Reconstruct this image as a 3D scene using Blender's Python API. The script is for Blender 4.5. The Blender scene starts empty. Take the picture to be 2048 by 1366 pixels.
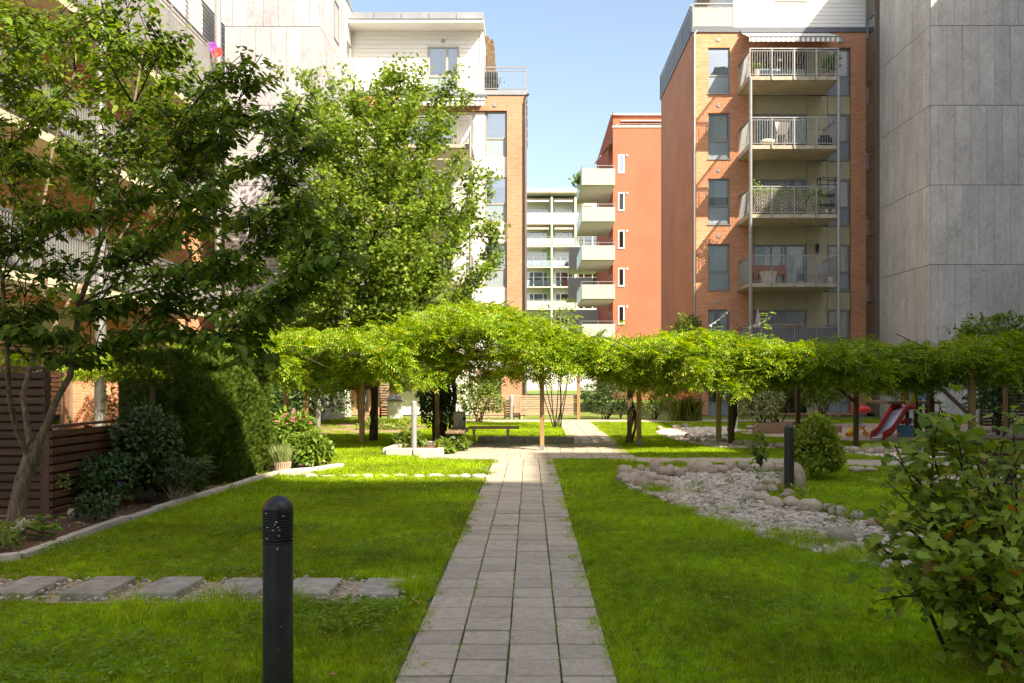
import bpy, math, random
import numpy as np
from mathutils import Vector, Matrix

random.seed(11)
rng = np.random.default_rng(5)
S = bpy.context.scene
COL = S.collection

# ------------------------------------------------------------------ camera
F, CX, CY, EYE = 1813.0, 1060.0, 757.0, 1.62     # focal length and vanishing point measured on the paving
cam_d = bpy.data.cameras.new('camera'); cam = bpy.data.objects.new('camera', cam_d); COL.objects.link(cam)
cam.location = (0, 0, EYE); cam.rotation_euler = (math.radians(90), 0, 0)
cam_d.sensor_width = 36.0; cam_d.lens = F / 2048 * 36
cam_d.shift_x = -(CX - 1024) / 2048; cam_d.shift_y = (CY - 683) / 2048
cam_d.clip_start = 0.05; cam_d.clip_end = 900
S.camera = cam

# ------------------------------------------------------------------ sky and sun
SUN = Vector((0.774, -0.795, 1.0)).normalized()
W = bpy.data.worlds.new('World'); S.world = W; W.use_nodes = True
nt = W.node_tree; nt.nodes.clear()
sky = nt.nodes.new('ShaderNodeTexSky'); sky.sky_type = 'NISHITA'; sky.sun_disc = False
sky.sun_elevation = math.radians(42.0); sky.sun_rotation = math.radians(135.8)
sky.altitude = 100; sky.air_density = 1.0; sky.dust_density = 3.0; sky.ozone_density = 4.0
bg = nt.nodes.new('ShaderNodeBackground'); bg.inputs['Strength'].default_value = 0.107
wo = nt.nodes.new('ShaderNodeOutputWorld')
nt.links.new(sky.outputs[0], bg.inputs[0]); nt.links.new(bg.outputs[0], wo.inputs[0])
sl = bpy.data.lights.new('sun', 'SUN'); so = bpy.data.objects.new('sun', sl); COL.objects.link(so)
sl.energy = 3.55; sl.angle = math.radians(0.5); sl.color = (1.0, 0.975, 0.965)
so.rotation_euler = (-SUN).to_track_quat('-Z', 'Y').to_euler(); so.location = (20, -20, 60)
S.view_settings.view_transform = 'Standard'; S.view_settings.look = 'None'
S.view_settings.gamma = 1.0; S.view_settings.use_curve_mapping = False
S.view_settings.exposure = 1.78
S.view_settings.use_white_balance = True; S.view_settings.white_balance_temperature = 8600; S.view_settings.white_balance_tint = 10
S.render.engine = 'CYCLES'
S.cycles.use_denoising = True
S.cycles.max_bounces = 8; S.cycles.transparent_max_bounces = 12
S.cycles.diffuse_bounces = 4; S.cycles.glossy_bounces = 3; S.cycles.transmission_bounces = 5

# ------------------------------------------------------------------ measuring helpers (ground point seen on an image row, etc.)
def gd(py): return F * EYE / (py - CY)
def gx(px, d): return (px - CX) * d / F
def gz(py, d): return EYE - (py - CY) * d / F
def gp(px, py): d = gd(py); return (gx(px, d), d)

# ------------------------------------------------------------------ mesh builder
class MB:
    def __init__(s): s.v = []; s.f = []; s.sm = []
    def add(s, vs, fs, smooth=False):
        b = len(s.v); s.v += [tuple(v) for v in vs]
        for f in fs: s.f.append(tuple(b + i for i in f)); s.sm.append(smooth)
        return s
    def box(s, x0, x1, y0, y1, z0, z1):
        return s.add([(x0,y0,z0),(x1,y0,z0),(x1,y1,z0),(x0,y1,z0),(x0,y0,z1),(x1,y0,z1),(x1,y1,z1),(x0,y1,z1)],
                     [(0,3,2,1),(4,5,6,7),(0,1,5,4),(1,2,6,5),(2,3,7,6),(3,0,4,7)])
    def quad(s, a, b, c, d): return s.add([a,b,c,d], [(0,1,2,3)])
    def tube(s, pts, rad, n=8, cap=True, smooth=True):
        P = [Vector(p) for p in pts]; k = len(P)
        if not hasattr(rad, '__len__'): rad = [rad]*k
        rings = []; up = None
        for i in range(k):
            t = (P[min(i+1,k-1)] - P[max(i-1,0)])
            if t.length < 1e-9: t = Vector((0,0,1))
            t.normalize()
            if up is None:
                up = Vector((0,1,0)) if abs(t.y) < .9 else Vector((1,0,0))
            a = t.cross(up)
            if a.length < 1e-6: a = t.cross(Vector((1,0,.3)))
            a.normalize(); b = a.cross(t).normalized(); up = b
            rings.append([P[i] + (a*math.cos(2*math.pi*j/n) + b*math.sin(2*math.pi*j/n))*rad[i] for j in range(n)])
        vs = [v for r in rings for v in r]; fs = []
        for i in range(k-1):
            for j in range(n): fs.append((i*n+j, i*n+(j+1)%n, (i+1)*n+(j+1)%n, (i+1)*n+j))
        s.add(vs, fs, smooth)
        if cap: s.add(rings[0], [tuple(range(n))[::-1]]); s.add(rings[-1], [tuple(range(n))])
        return s
    def bar(s, a, b, w, h):
        a = Vector(a); b = Vector(b); t = (b-a).normalized()
        u = Vector((0,0,1)) if abs(t.z) < .95 else Vector((0,1,0))
        x = t.cross(u).normalized()*w/2; y = x.cross(t).normalized()*h/2
        vs = [a-x-y, a+x-y, a+x+y, a-x+y, b-x-y, b+x-y, b+x+y, b-x+y]
        return s.add(vs, [(0,3,2,1),(4,5,6,7),(0,1,5,4),(1,2,6,5),(2,3,7,6),(3,0,4,7)])
    def lathe(s, prof, n=20, c=(0,0,0), smooth=True):
        vs = []; fs = []
        for r, z in prof:
            for j in range(n): vs.append((c[0]+r*math.cos(2*math.pi*j/n), c[1]+r*math.sin(2*math.pi*j/n), c[2]+z))
        for i in range(len(prof)-1):
            for j in range(n): fs.append((i*n+j, i*n+(j+1)%n, (i+1)*n+(j+1)%n, (i+1)*n+j))
        s.add(vs, fs, smooth)
        m = len(prof)-1
        if prof[0][0] > 1e-4: s.add(vs[:n], [tuple(range(n))[::-1]])
        if prof[m][0] > 1e-4: s.add(vs[m*n:], [tuple(range(n))])
        return s
    def blob(s, c, r, n=10, m=7, jit=.12, seed=0):
        R = random.Random(seed); ph = [R.uniform(0,6.28) for _ in range(6)]
        vs = []; fs = []
        for i in range(m+1):
            th = math.pi*i/m
            for j in range(n):
                a = 2*math.pi*j/n
                k = 1 + jit*(math.sin(2*a+ph[0])*math.sin(th) + .6*math.sin(3*th+ph[1]) + .5*math.sin(3*a+ph[2]+2*th))
                vs.append((c[0]+r[0]*k*math.sin(th)*math.cos(a), c[1]+r[1]*k*math.sin(th)*math.sin(a), c[2]+r[2]*k*math.cos(th)))
        for i in range(m):
            for j in range(n): fs.append((i*n+j, (i+1)*n+j, (i+1)*n+(j+1)%n, i*n+(j+1)%n))
        return s.add(vs, fs, True)
    def poly(s, pts, z0, z1=None):
        n = len(pts)
        if z1 is None: return s.add([(p[0],p[1],z0) for p in pts], [tuple(range(n))])
        vs = [(p[0],p[1],z0) for p in pts] + [(p[0],p[1],z1) for p in pts]
        return s.add(vs, [tuple(range(n))[::-1], tuple(range(n,2*n))] + [(i,(i+1)%n,n+(i+1)%n,n+i) for i in range(n)])
    def mesh(s, name):
        me = bpy.data.meshes.new(name); me.from_pydata(s.v, [], s.f)
        me.polygons.foreach_set('use_smooth', s.sm); me.update(); return me

ORIG = {}
def raw(name, me, mat=None, parent=None, loc=None, kind=None):
    o = bpy.data.objects.new(name, me); COL.objects.link(o)
    if mat is not None and not me.materials: me.materials.append(mat)
    if parent is not None:
        o.parent = parent
        o.location = loc if loc is not None else -ORIG.get(parent.name, Vector((0,0,0)))
    elif loc is not None: o.location = loc
    if kind: o['kind'] = kind
    return o
def obj(name, mb, mat, parent=None, kind=None, label=None, bevel=0):
    o = raw(name, mb.mesh(name), mat, parent, kind=kind)
    if label: o['label'] = label
    if bevel:
        b = o.modifiers.new('bevel', 'BEVEL'); b.width = bevel; b.segments = 2; b.limit_method = 'ANGLE'; b.angle_limit = 1.0
    return o
def thing(name, label, cat, loc, group=None, rz=0):
    o = bpy.data.objects.new(name, None); COL.objects.link(o)
    o.location = loc; o.rotation_euler = (0,0,rz); o.empty_display_size = .1
    o['label'] = label; o['category'] = cat
    if group: o['group'] = group
    ORIG[o.name] = Vector(loc); return o
def lthing(name, label, cat, loc, group=None, rz=0):      # thing whose parts are modelled about its own base
    o = thing(name, label, cat, loc, group, rz); ORIG[o.name] = Vector((0,0,0)); return o
def tag(o, label, cat, group=None):
    o['label'] = label; o['category'] = cat
    if group: o['group'] = group
    return o
def dup(root, loc, rz=None, label=None):
    r = root.copy(); COL.objects.link(r); r.location = loc
    if rz is not None: r.rotation_euler = (0,0,rz)
    if label: r['label'] = label
    for ch in root.children:
        c = ch.copy(); COL.objects.link(c); c.parent = r
        for g in ch.children:
            d = g.copy(); COL.objects.link(d); d.parent = c
    return r

class Face:                         # a facade: u along it, v up, w outward
    def __init__(s, ax, pos, sg): s.ax, s.p, s.s = ax, pos, sg
    def pt(s, u, v, w=0): return (u, s.p + s.s*w, v) if s.ax == 'y' else (s.p + s.s*w, u, v)
    def box(s, mb, u0, u1, v0, v1, w0, w1):
        a = s.pt(u0, v0, w0); b = s.pt(u1, v1, w1)
        return mb.box(min(a[0],b[0]), max(a[0],b[0]), min(a[1],b[1]), max(a[1],b[1]), min(a[2],b[2]), max(a[2],b[2]))
    def wall(s, mb, u0, u1, v0, v1, holes, depth=.16, w=0):
        us = sorted({u0,u1,*[h[0] for h in holes],*[h[1] for h in holes]}); vs = sorted({v0,v1,*[h[2] for h in holes],*[h[3] for h in holes]})
        us = [u for u in us if u0 <= u <= u1]; vs = [v for v in vs if v0 <= v <= v1]
        for i in range(len(us)-1):
            for j in range(len(vs)-1):
                cu, cv = (us[i]+us[i+1])/2, (vs[j]+vs[j+1])/2
                if any(h[0] < cu < h[1] and h[2] < cv < h[3] for h in holes): continue
                mb.quad(s.pt(us[i],vs[j],w), s.pt(us[i+1],vs[j],w), s.pt(us[i+1],vs[j+1],w), s.pt(us[i],vs[j+1],w))
        for a,b,c,d in holes:
            for p,q in (((a,c),(b,c)),((b,c),(b,d)),((b,d),(a,d)),((a,d),(a,c))):
                mb.quad(s.pt(*p,w), s.pt(*q,w), s.pt(*q,w-depth), s.pt(*p,w-depth))

# ------------------------------------------------------------------ materials
class NT:
    def __init__(s, name):
        s.m = bpy.data.materials.new(name); s.m.use_nodes = True; s.t = s.m.node_tree; s.t.nodes.clear()
        s.out = s.n('OutputMaterial')
    def n(s, typ, **kw):
        x = s.t.nodes.new('ShaderNode'+typ)
        for k, v in kw.items(): setattr(x, k, v)
        return x
    def l(s, a, b): s.t.links.new(a, b)
    def noise(s, vec, scale, detail=4, rough=.6, dist=0):
        x = s.n('TexNoise'); x.inputs['Scale'].default_value = scale; x.inputs['Detail'].default_value = detail
        x.inputs['Roughness'].default_value = rough; x.inputs['Distortion'].default_value = dist
        if vec is not None: s.l(vec, x.inputs['Vector'])
        return x.outputs['Fac']
    def ramp(s, fac, stops):
        r = s.n('ValToRGB'); e = r.color_ramp.elements
        while len(e) < len(stops): e.new(.5)
        for i, (p, c) in enumerate(stops): e[i].position = p; e[i].color = (*c, 1) if len(c) == 3 else c
        s.l(fac, r.inputs[0]); return r.outputs[0]
    def math(s, op, a, b=None, clamp=False):
        x = s.n('Math', operation=op, use_clamp=clamp)
        for i, v in enumerate((a, b)):
            if v is None: continue
            if isinstance(v, (int, float)): x.inputs[i].default_value = v
            else: s.l(v, x.inputs[i])
        return x.outputs[0]
    def mix(s, fac, a, b, typ='MIX'):
        x = s.n('Mix', data_type='RGBA', blend_type=typ)
        for sock, v in ((x.inputs[0], fac), (x.inputs[6], a), (x.inputs[7], b)):
            if isinstance(v, (int, float)): sock.default_value = v
            elif isinstance(v, tuple): sock.default_value = (*v, 1) if len(v) == 3 else v
            else: s.l(v, sock)
        return x.outputs[2]
    def hsv(s, col, val=1.0, sat=1.0, hue=.5):
        x = s.n('HueSaturation')
        for nm, v in (('Value', val), ('Saturation', sat), ('Hue', hue)):
            if isinstance(v, (int, float)): x.inputs[nm].default_value = v
            else: s.l(v, x.inputs[nm])
        s.l(col, x.inputs['Color']); return x.outputs[0]
    def bump(s, h, strength=.3, dist=.01):
        b = s.n('Bump'); b.inputs['Strength'].default_value = strength; b.inputs['Distance'].default_value = dist
        s.l(h, b.inputs['Height']); return b.outputs[0]
    def coords(s, rand=True):
        tc = s.n('TexCoord')
        if not rand: return tc.outputs['Object']
        oi = s.n('ObjectInfo'); v = s.n('VectorMath', operation='MULTIPLY_ADD')
        s.l(oi.outputs['Random'], v.inputs[0]); v.inputs[1].default_value = (37, 23, 51); s.l(tc.outputs['Object'], v.inputs[2])
        return v.outputs[0]
    def princ(s, col, rough=.6, metal=0, normal=None, spec=.5):
        p = s.n('BsdfPrincipled')
        for nm, v in (('Base Color', col), ('Roughness', rough), ('Metallic', metal), ('Specular IOR Level', spec)):
            if isinstance(v, (int, float)): p.inputs[nm].default_value = v
            elif isinstance(v, tuple): p.inputs[nm].default_value = (*v, 1)
            else: s.l(v, p.inputs[nm])
        if normal is not None: s.l(normal, p.inputs['Normal'])
        s.l(p.outputs[0], s.out.inputs[0]); return p

def simple(name, col, rough=.6, metal=0, var=.15, scale=6.0, rand=.12, bump=.15, bscale=60.0, dist=.004, spec=.5, stretch=None, dirt=0):
    n = NT(name); co = n.coords()
    if stretch:
        mp = n.n('Mapping'); mp.inputs['Scale'].default_value = stretch; n.l(co, mp.inputs[0]); co = mp.outputs[0]
    a = tuple(c*(1-var) for c in col); b = tuple(min(1, c*(1+var)) for c in col)
    c = n.ramp(n.noise(co, scale, 5), [(.3, a), (.7, b)])
    if dirt:
        d = n.ramp(n.noise(co, scale*.35, 6, .7), [(.45, (1,1,1)), (.75, (1-dirt, 1-dirt*1.05, 1-dirt*1.15))])
        c = n.mix(1.0, c, d, 'MULTIPLY')
    if rand:
        oi = n.n('ObjectInfo'); v = n.math('MULTIPLY_ADD', oi.outputs['Random'], 2*rand); v.node.inputs[2].default_value = 1-rand
        c = n.hsv(c, v)
    nm = n.bump(n.noise(co, bscale, 4), bump, dist) if bump else None
    n.princ(c, rough, metal, nm, spec); return n.m

def brick_mat(name, c1, c2, mortar, patch=.5):
    n = NT(name); tc = n.n('TexCoord'); sp = n.n('SeparateXYZ'); n.l(tc.outputs['Object'], sp.inputs[0])
    u = n.math('ADD', sp.outputs[0], sp.outputs[1]); cb = n.n('CombineXYZ'); n.l(u, cb.inputs[0]); n.l(sp.outputs[2], cb.inputs[1])
    b = n.n('TexBrick'); n.l(cb.outputs[0], b.inputs['Vector'])
    b.inputs['Color1'].default_value = (*c1,1); b.inputs['Color2'].default_value = (*c2,1); b.inputs['Mortar'].default_value = (*mortar,1)
    b.inputs['Scale'].default_value = 1; b.inputs['Brick Width'].default_value = .24; b.inputs['Row Height'].default_value = .077
    b.inputs['Mortar Size'].default_value = .010; b.inputs['Mortar Smooth'].default_value = .3; b.inputs['Bias'].default_value = -.1
    mp = n.n('Mapping'); mp.inputs['Scale'].default_value = (.5, 3.2, 1); n.l(cb.outputs[0], mp.inputs[0])
    c = n.mix(n.math('MULTIPLY', n.noise(mp.outputs[0], 3.0, 5, .7), patch), b.outputs[0], tuple(x*.55 for x in c1))
    c = n.hsv(c, n.ramp(n.noise(cb.outputs[0], .5, 4), [(.3,(.88,)*3), (.7,(1.1,)*3)]))
    h = n.math('SUBTRACT', 1.0, b.outputs['Fac'])
    n.princ(c, .85, 0, n.bump(h, .7, .012), .2); return n.m

def leaf_mat(name, stops, trans=.35, rough=.5, spec=.22, amp=.28, clump=1.3):
    n = NT(name); g = n.n('NewGeometry')
    c = n.ramp(g.outputs['Random Per Island'], stops)
    oi = n.n('ObjectInfo'); r2 = n.math('MULTIPLY_ADD', oi.outputs['Random'], .5); r2.node.inputs[2].default_value = .75
    c = n.hsv(c, r2)
    tc = n.n('TexCoord')
    c = n.hsv(c, n.ramp(n.noise(g.outputs['Position'], clump, 4), [(.32,(1-amp,)*3), (.68,(1+amp*.85,)*3)]))
    p = n.n('BsdfPrincipled'); n.l(c, p.inputs['Base Color']); p.inputs['Roughness'].default_value = rough; p.inputs['Specular IOR Level'].default_value = spec
    t = n.n('BsdfTranslucent'); n.l(n.hsv(c, 1.5, 1.1, .485), t.inputs[0])
    m = n.n('MixShader'); m.inputs[0].default_value = trans; n.l(p.outputs[0], m.inputs[1]); n.l(t.outputs[0], m.inputs[2])
    n.l(m.outputs[0], n.out.inputs[0]); return n.m

def glass_mat(name, tint=(.92,.96,.98), refl=.20):
    n = NT(name); tr = n.n('BsdfTransparent'); tr.inputs[0].default_value = (*tint,1)
    gl = n.n('BsdfGlossy'); gl.inputs['Roughness'].default_value = .015; gl.inputs[0].default_value = (.95,.97,1,1)
    fr = n.n('Fresnel'); fr.inputs[0].default_value = 1.5
    f = n.math('ADD', n.math('MULTIPLY', fr.outputs[0], 1.6), refl, True)
    nm = n.bump(n.noise(n.coords(), .9, 2), .03, .05); n.l(nm, gl.inputs['Normal'])
    m = n.n('MixShader'); n.l(f, m.inputs[0]); n.l(tr.outputs[0], m.inputs[1]); n.l(gl.outputs[0], m.inputs[2])
    n.l(m.outputs[0], n.out.inputs[0]); return n.m

def concrete_mat(name, col, tone=.07):
    n = NT(name); tc = n.n('TexCoord'); co = n.coords()
    mp = n.n('Mapping'); mp.inputs['Scale'].default_value = (1.0, 1.0, .62); n.l(co, mp.inputs[0])
    a = n.noise(mp.outputs[0], 1.1, 7, .66, .8)
    swirl = n.noise(mp.outputs[0], 4.0, 6, .6, 2.6)
    f = n.math('ADD', n.math('MULTIPLY', a, .5), n.math('MULTIPLY', swirl, .5))
    c = n.ramp(f, [(.34, tuple(x*.66 for x in col)), (.46, tuple(x*.92 for x in col)), (.56, tuple(x*1.05 for x in col)), (.70, tuple(x*1.32 for x in col))])
    big = n.noise(tc.outputs['Object'], .16, 4, .6)
    c = n.hsv(c, n.ramp(big, [(.32,(.80,)*3), (.68,(1.14,)*3)]))
    st = n.n('Mapping'); st.inputs['Scale'].default_value = (2.2, 2.2, .10); n.l(tc.outputs['Object'], st.inputs[0])
    c = n.hsv(c, n.ramp(n.noise(st.outputs[0], 1.6, 5, .7), [(.36,(.90,)*3), (.52,(1.0,)*3), (.7,(1.04,)*3)]))
    oi = n.n('ObjectInfo'); v = n.math('MULTIPLY_ADD', oi.outputs['Random'], 2*tone); v.node.inputs[2].default_value = 1-tone
    c = n.hsv(c, v)
    n.princ(c, .8, 0, n.bump(n.noise(co, 30, 5), .25, .004), .3); return n.m

def stripe_mat(name, a, b, axis, width):
    n = NT(name); sp = n.n('SeparateXYZ'); n.l(n.coords(False), sp.inputs[0])
    f = n.math('GREATER_THAN', n.math('FRACT', n.math('DIVIDE', sp.outputs[axis], 2*width)), .5)
    n.princ(n.mix(f, a, b), .8); return n.m

def wood_mat(name, col, rough=.6, axis='x', var=.3):
    st = {'x': (1.2, 14, 14), 'y': (14, 1.2, 14), 'z': (14, 14, 1.2)}[axis]
    return simple(name, col, rough, 0, var, 2.2, .18, .35, 9, .004, .35, st, .25)

M = {}
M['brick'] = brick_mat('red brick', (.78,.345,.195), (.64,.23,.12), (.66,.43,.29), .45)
M['brick_side'] = brick_mat('shade toned side brick', (.50,.26,.18), (.43,.22,.15), (.46,.27,.19), .3)  # browner copy of the brick, side wall shade put into its colour
M['brick_pale'] = brick_mat('pale orange brick', (.55,.27,.165), (.46,.205,.12), (.52,.36,.27), .35)
M['concrete'] = concrete_mat('fibre cement', (.60,.56,.54), .06)  # lightened to offset the deep shade on the right tower
M['concrete_sun'] = concrete_mat('sun toned fibre cement', (.335,.335,.365), .05)  # same cement for the sunlit tower, darkened and blued against the sun
M['slab'] = simple('precast slab', (.40,.36,.29), .8, 0, .2, 3, .06, .2, 40, dirt=.35)
M['soffit'] = simple('slab soffit', (.52,.46,.34), .85, 0, .12, 1.5, .05, .1, 30, dirt=.2)
M['board'] = simple('white boards', (.80,.79,.76), .55, 0, .03, 3, .03, .08, 60, .002)
M['olive'] = simple('olive cladding', (.42,.39,.28), .7, 0, .07, 2, .05, .1, 50)
M['white_clad'] = simple('white cladding', (.74,.73,.70), .6, 0, .04, 2, .03, .05)
M['zinc'] = simple('zinc flashing', (.30,.32,.34), .42, .5, .1, 2, .06, .05)
M['dark_zinc'] = simple('dark flashing', (.12,.135,.155), .4, .4, .1, 2, .06, .05)
M['steel'] = simple('galvanised steel', (.30,.305,.305), .42, .55, .15, 9, .08, .1)
M['rail_panel'] = simple('grey rail panel', (.36,.355,.36), .5, .1, .06, 2, .05, .05)
M['dark_panel'] = simple('dark rail panel', (.14,.145,.155), .5, .2, .06, 2, .05, .05)
M['beige_panel'] = simple('beige rail panel', (.44,.39,.34), .7, 0, .06, 2, .06, .05)
M['frame'] = simple('window frame', (.24,.245,.24), .4, .3, .06, 4, .04, .04)
M['frame_warm'] = simple('warm window frame', (.36,.34,.31), .45, .2, .06, 4, .04, .04)
M['frame_brown'] = simple('brown window frame', (.23,.17,.12), .45, .1, .1, 4, .04, .04)
M['frame_white'] = simple('white window frame', (.72,.71,.70), .5, 0, .04, 4, .03, .04)
M['glass'] = glass_mat('window glass')
M['glass_dark'] = glass_mat('dark window glass', (.50,.54,.56), .16)
M['spandrel'] = simple('spandrel glass', (.25,.31,.35), .10, 0, .03, 1, .08, 0, spec=.7)
M['blind'] = simple('window blind', (.86,.88,.87), .8, 0, .05, 1, .12, .1)
M['curtain'] = simple('curtain', (.74,.72,.66), .85, 0, .1, 3, .2, .1)
M['room'] = simple('unlit room', (.045,.042,.04), .9, 0, .3, 1.2, .1, 0)  # near black, stands in for unlit depth behind windows and recesses
M['brown_clad'] = simple('brown stair cladding', (.16,.125,.10), .3, .1, .05, 2, .06, .05)
M['red_render'] = simple('orange render', (.355,.122,.070), .85, 0, .07, .7, .02, .15, 90, dirt=.18)
M['red_dark'] = simple('red render', (.50,.085,.04), .85, 0, .06, 1.0, .02, .15, 90)
M['balc_glass'] = simple('frosted balcony glass', (.40,.43,.36), .25, 0, .03, 2, .05, .03)
M['white_far'] = simple('white render', (.54,.53,.505), .8, 0, .05, 1, .02, .05)
M['green_fin'] = simple('green party wall', (.22,.34,.06), .7, 0, .05, 2, .03, .05)
M['fin_pale'] = simple('pale green fin', (.50,.54,.47), .7, 0, .05, 2, .03, .05)
M['awning_cream'] = simple('cream awning', (.66,.58,.50), .8, 0, .05, 3, .05, .05)
M['stripe'] = stripe_mat('striped awning', (.80,.77,.70), (.30,.31,.32), 0, .105)
M['black'] = simple('black metal', (.026,.026,.028), .42, .2, .25, 8, .1, .12, 50, .002, dirt=0)
M['grey_post'] = simple('grey lacquer', (.36,.37,.39), .4, .3, .12, 6, .05, .06)
M['paver'] = simple('concrete paver', (.435,.372,.295), .9, 0, .13, 38, .10, .6, 150, .004, .2, None, .28)
M['joint'] = simple('joint soil', (.055,.06,.025), .95, 0, .4, 30, 0, .5, 80)
M['slabstone'] = simple('weathered slab', (.34,.315,.265), .9, 0, .25, 9, .12, .7, 60, .006, .2, None, .45)
M['kerb'] = simple('granite kerb', (.46,.42,.36), .85, 0, .25, 22, .08, .6, 70, .006)
M['soil'] = simple('mulch', (.16,.085,.055), .97, 0, .5, 24, 0, 1.0, 45, .03)
M['soil_dry'] = simple('dry earth', (.28,.20,.125), .97, 0, .35, 6, 0, .9, 40, .03)
M['sand'] = simple('sand', (.43,.33,.235), .97, 0, .14, 3, 0, .5, 60, .01)
M['ground'] = simple('lawn soil', (.13,.19,.022), .97, 0, .35, 5, 0, .8, 40, .02)
M['deck'] = simple('terrace paving', (.30,.27,.23), .9, 0, .2, 4, 0, .3, 40)
M['pine'] = wood_mat('treated pine post', (.30,.185,.085), .7, 'z')
M['pine_dark'] = wood_mat('dark pine', (.10,.062,.034), .75, 'z')
M['slat_dark'] = wood_mat('dark stained slat', (.090,.042,.025), .55, 'x', .35)
M['slat_dark_y'] = wood_mat('dark stained rail', (.125,.058,.033), .55, 'y', .35)
M['slat_pale'] = wood_mat('weathered slat', (.36,.27,.195), .8, 'x', .25)
M['slat_brown'] = wood_mat('brown slat', (.21,.085,.042), .65, 'x', .3)
M['bench_wood'] = wood_mat('bench slat', (.24,.155,.10), .7, 'x', .25)
M['maroon_wood'] = wood_mat('maroon stained wood', (.085,.034,.028), .55, 'x', .2)
M['bark'] = simple('bark', (.20,.145,.095), .9, 0, .6, 9, .1, 1.0, 14, .03, .2, (2.2,2.2,.7))
M['bark_dark'] = simple('dark bark', (.06,.043,.03), .9, 0, .4, 16, .1, 1.0, 26, .02, .2)
M['red'] = simple('red plastic', (.72,.05,.05), .35, 0, .1, 4, .05, .03)
M['slide_bed'] = simple('worn slide bed', (.55,.56,.60), .3, .3, .1, 5, 0, .03)
M['blue'] = simple('blue board', (.10,.27,.46), .45, 0, .1, 3, .05, .04)
M['orange'] = simple('orange plastic', (.75,.28,.02), .4, 0, .08, 4, .05, .03)
M['yellow'] = simple('yellow plastic', (.8,.45,.03), .4, 0, .06, 4, .05, .03)
M['toy_blue'] = simple('toy blue', (.05,.10,.5), .4, 0, .06, 4, .05, .03)
M['white_plastic'] = simple('white plastic', (.70,.68,.64), .5, 0, .06, 4, .03, .05)
M['wicker'] = simple('wicker', (.60,.52,.42), .8, 0, .2, 30, .03, .4)
M['bench_red'] = wood_mat('red brown bench', (.30,.10,.06), .6, 'x')
M['cloth'] = simple('grey towel', (.36,.36,.38), .9, 0, .2, 14, .1, .4)
M['lilac'] = simple('lilac canvas', (.50,.36,.46), .85, 0, .1, 5, .05, .2)
M['terracotta'] = simple('terracotta', (.46,.24,.14), .8, 0, .12, 9, .08, .2)
M['pot_wood'] = simple('ribbed planter', (.40,.31,.25), .85, 0, .25, 16, .05, .4, stretch=(3,3,.6))
M['bin'] = simple('grey green litter bin', (.30,.30,.24), .5, .3, .15, 5, .05, .1)
M['pink'] = simple('pink petals', (.65,.10,.25), .6, 0, .25, 60, .15, .1)
M['flower_red'] = simple('red petals', (.70,.06,.05), .6, 0, .25, 60, .15, .1)
M['flower_orange'] = simple('orange petals', (.80,.30,.06), .6, 0, .2, 60, .15, .1)
M['flower_white'] = simple('cream florets', (.72,.70,.48), .7, 0, .2, 60, .1, .2)
M['flower_violet'] = simple('violet petals', (.26,.05,.45), .6, 0, .2, 60, .1, .1)
def stone_mat(name, a, b, c):
    n = NT(name); co = n.coords(); oi = n.n('ObjectInfo'); g = n.n('NewGeometry')
    base = n.ramp(g.outputs['Random Per Island'], [(0,a),(.5,b),(1,c)])
    base2 = n.ramp(oi.outputs['Random'], [(0,(.78,.76,.74)),(1,(1.2,1.16,1.1))])
    base = n.mix(1.0, base, base2, 'MULTIPLY')
    sp = n.ramp(n.noise(co, 60, 4, .7), [(.35,(.7,)*3), (.65,(1.15,)*3)])
    ln = n.ramp(n.noise(co, 5, 5, .6, 1.0), [(.35,(.72,.70,.66)), (.6,(1.1,1.08,1.05))])
    c_ = n.mix(1.0, n.mix(1.0, base, sp, 'MULTIPLY'), ln, 'MULTIPLY')
    n.princ(c_, .8, 0, n.bump(n.noise(co, 22, 5), .35, .01), .3); return n.m
M['stone'] = stone_mat('granite boulder', (.56,.50,.435), (.44,.38,.315), (.31,.27,.24))
M['pebble'] = stone_mat('pale pebble', (.80,.74,.67), (.68,.61,.54), (.44,.40,.37))

L = {}
L['dogwood'] = leaf_mat('dogwood leaf', [(0,(.085,.160,.026)), (.5,(.130,.235,.034)), (.85,(.19,.295,.042)), (1,(.25,.33,.05))], .48, .45, .18)
L['maple'] = leaf_mat('maple leaf', [(0,(.080,.145,.026)), (.5,(.132,.225,.034)), (.9,(.20,.285,.044)), (1,(.28,.31,.06))], .40, .5, .22, clump=.9, amp=.36)
L['vine'] = leaf_mat('vine leaflet', [(0,(.072,.165,.016)), (.35,(.138,.275,.020)), (.68,(.230,.370,.028)), (.90,(.37,.43,.045)), (1,(.54,.48,.09))], .40, .5, .22, clump=2.2, amp=.36)  # strong clump noise paints shaded gaps between vine clumps into the colour
L['thuja'] = leaf_mat('thuja spray', [(0,(.050,.105,.016)), (.6,(.095,.170,.024)), (1,(.20,.27,.034))], .25, .6, .15, clump=3)
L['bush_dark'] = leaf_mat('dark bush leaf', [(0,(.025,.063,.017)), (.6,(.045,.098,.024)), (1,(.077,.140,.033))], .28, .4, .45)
L['bush_mid'] = leaf_mat('bush leaf', [(0,(.096,.170,.028)), (.6,(.157,.251,.037)), (1,(.263,.324,.057))], .35, .45, .4)
L['bush_yellow'] = leaf_mat('yellow green leaf', [(0,(.11,.155,.02)), (.6,(.17,.21,.03)), (1,(.25,.26,.05))], .38, .5, .35)
L['variegated'] = leaf_mat('variegated leaf', [(0,(.10,.17,.04)), (.5,(.28,.33,.12)), (1,(.60,.58,.33))], .3, .5, .35)
L['red_leaf'] = leaf_mat('red leaf', [(0,(.28,.05,.025)), (.6,(.38,.08,.04)), (1,(.42,.14,.05))], .35, .5, .35)
L['flower_green'] = leaf_mat('bed plant leaf', [(0,(.084,.176,.027)), (.6,(.140,.247,.033)), (1,(.239,.312,.044))], .36, .42, .4)
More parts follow.
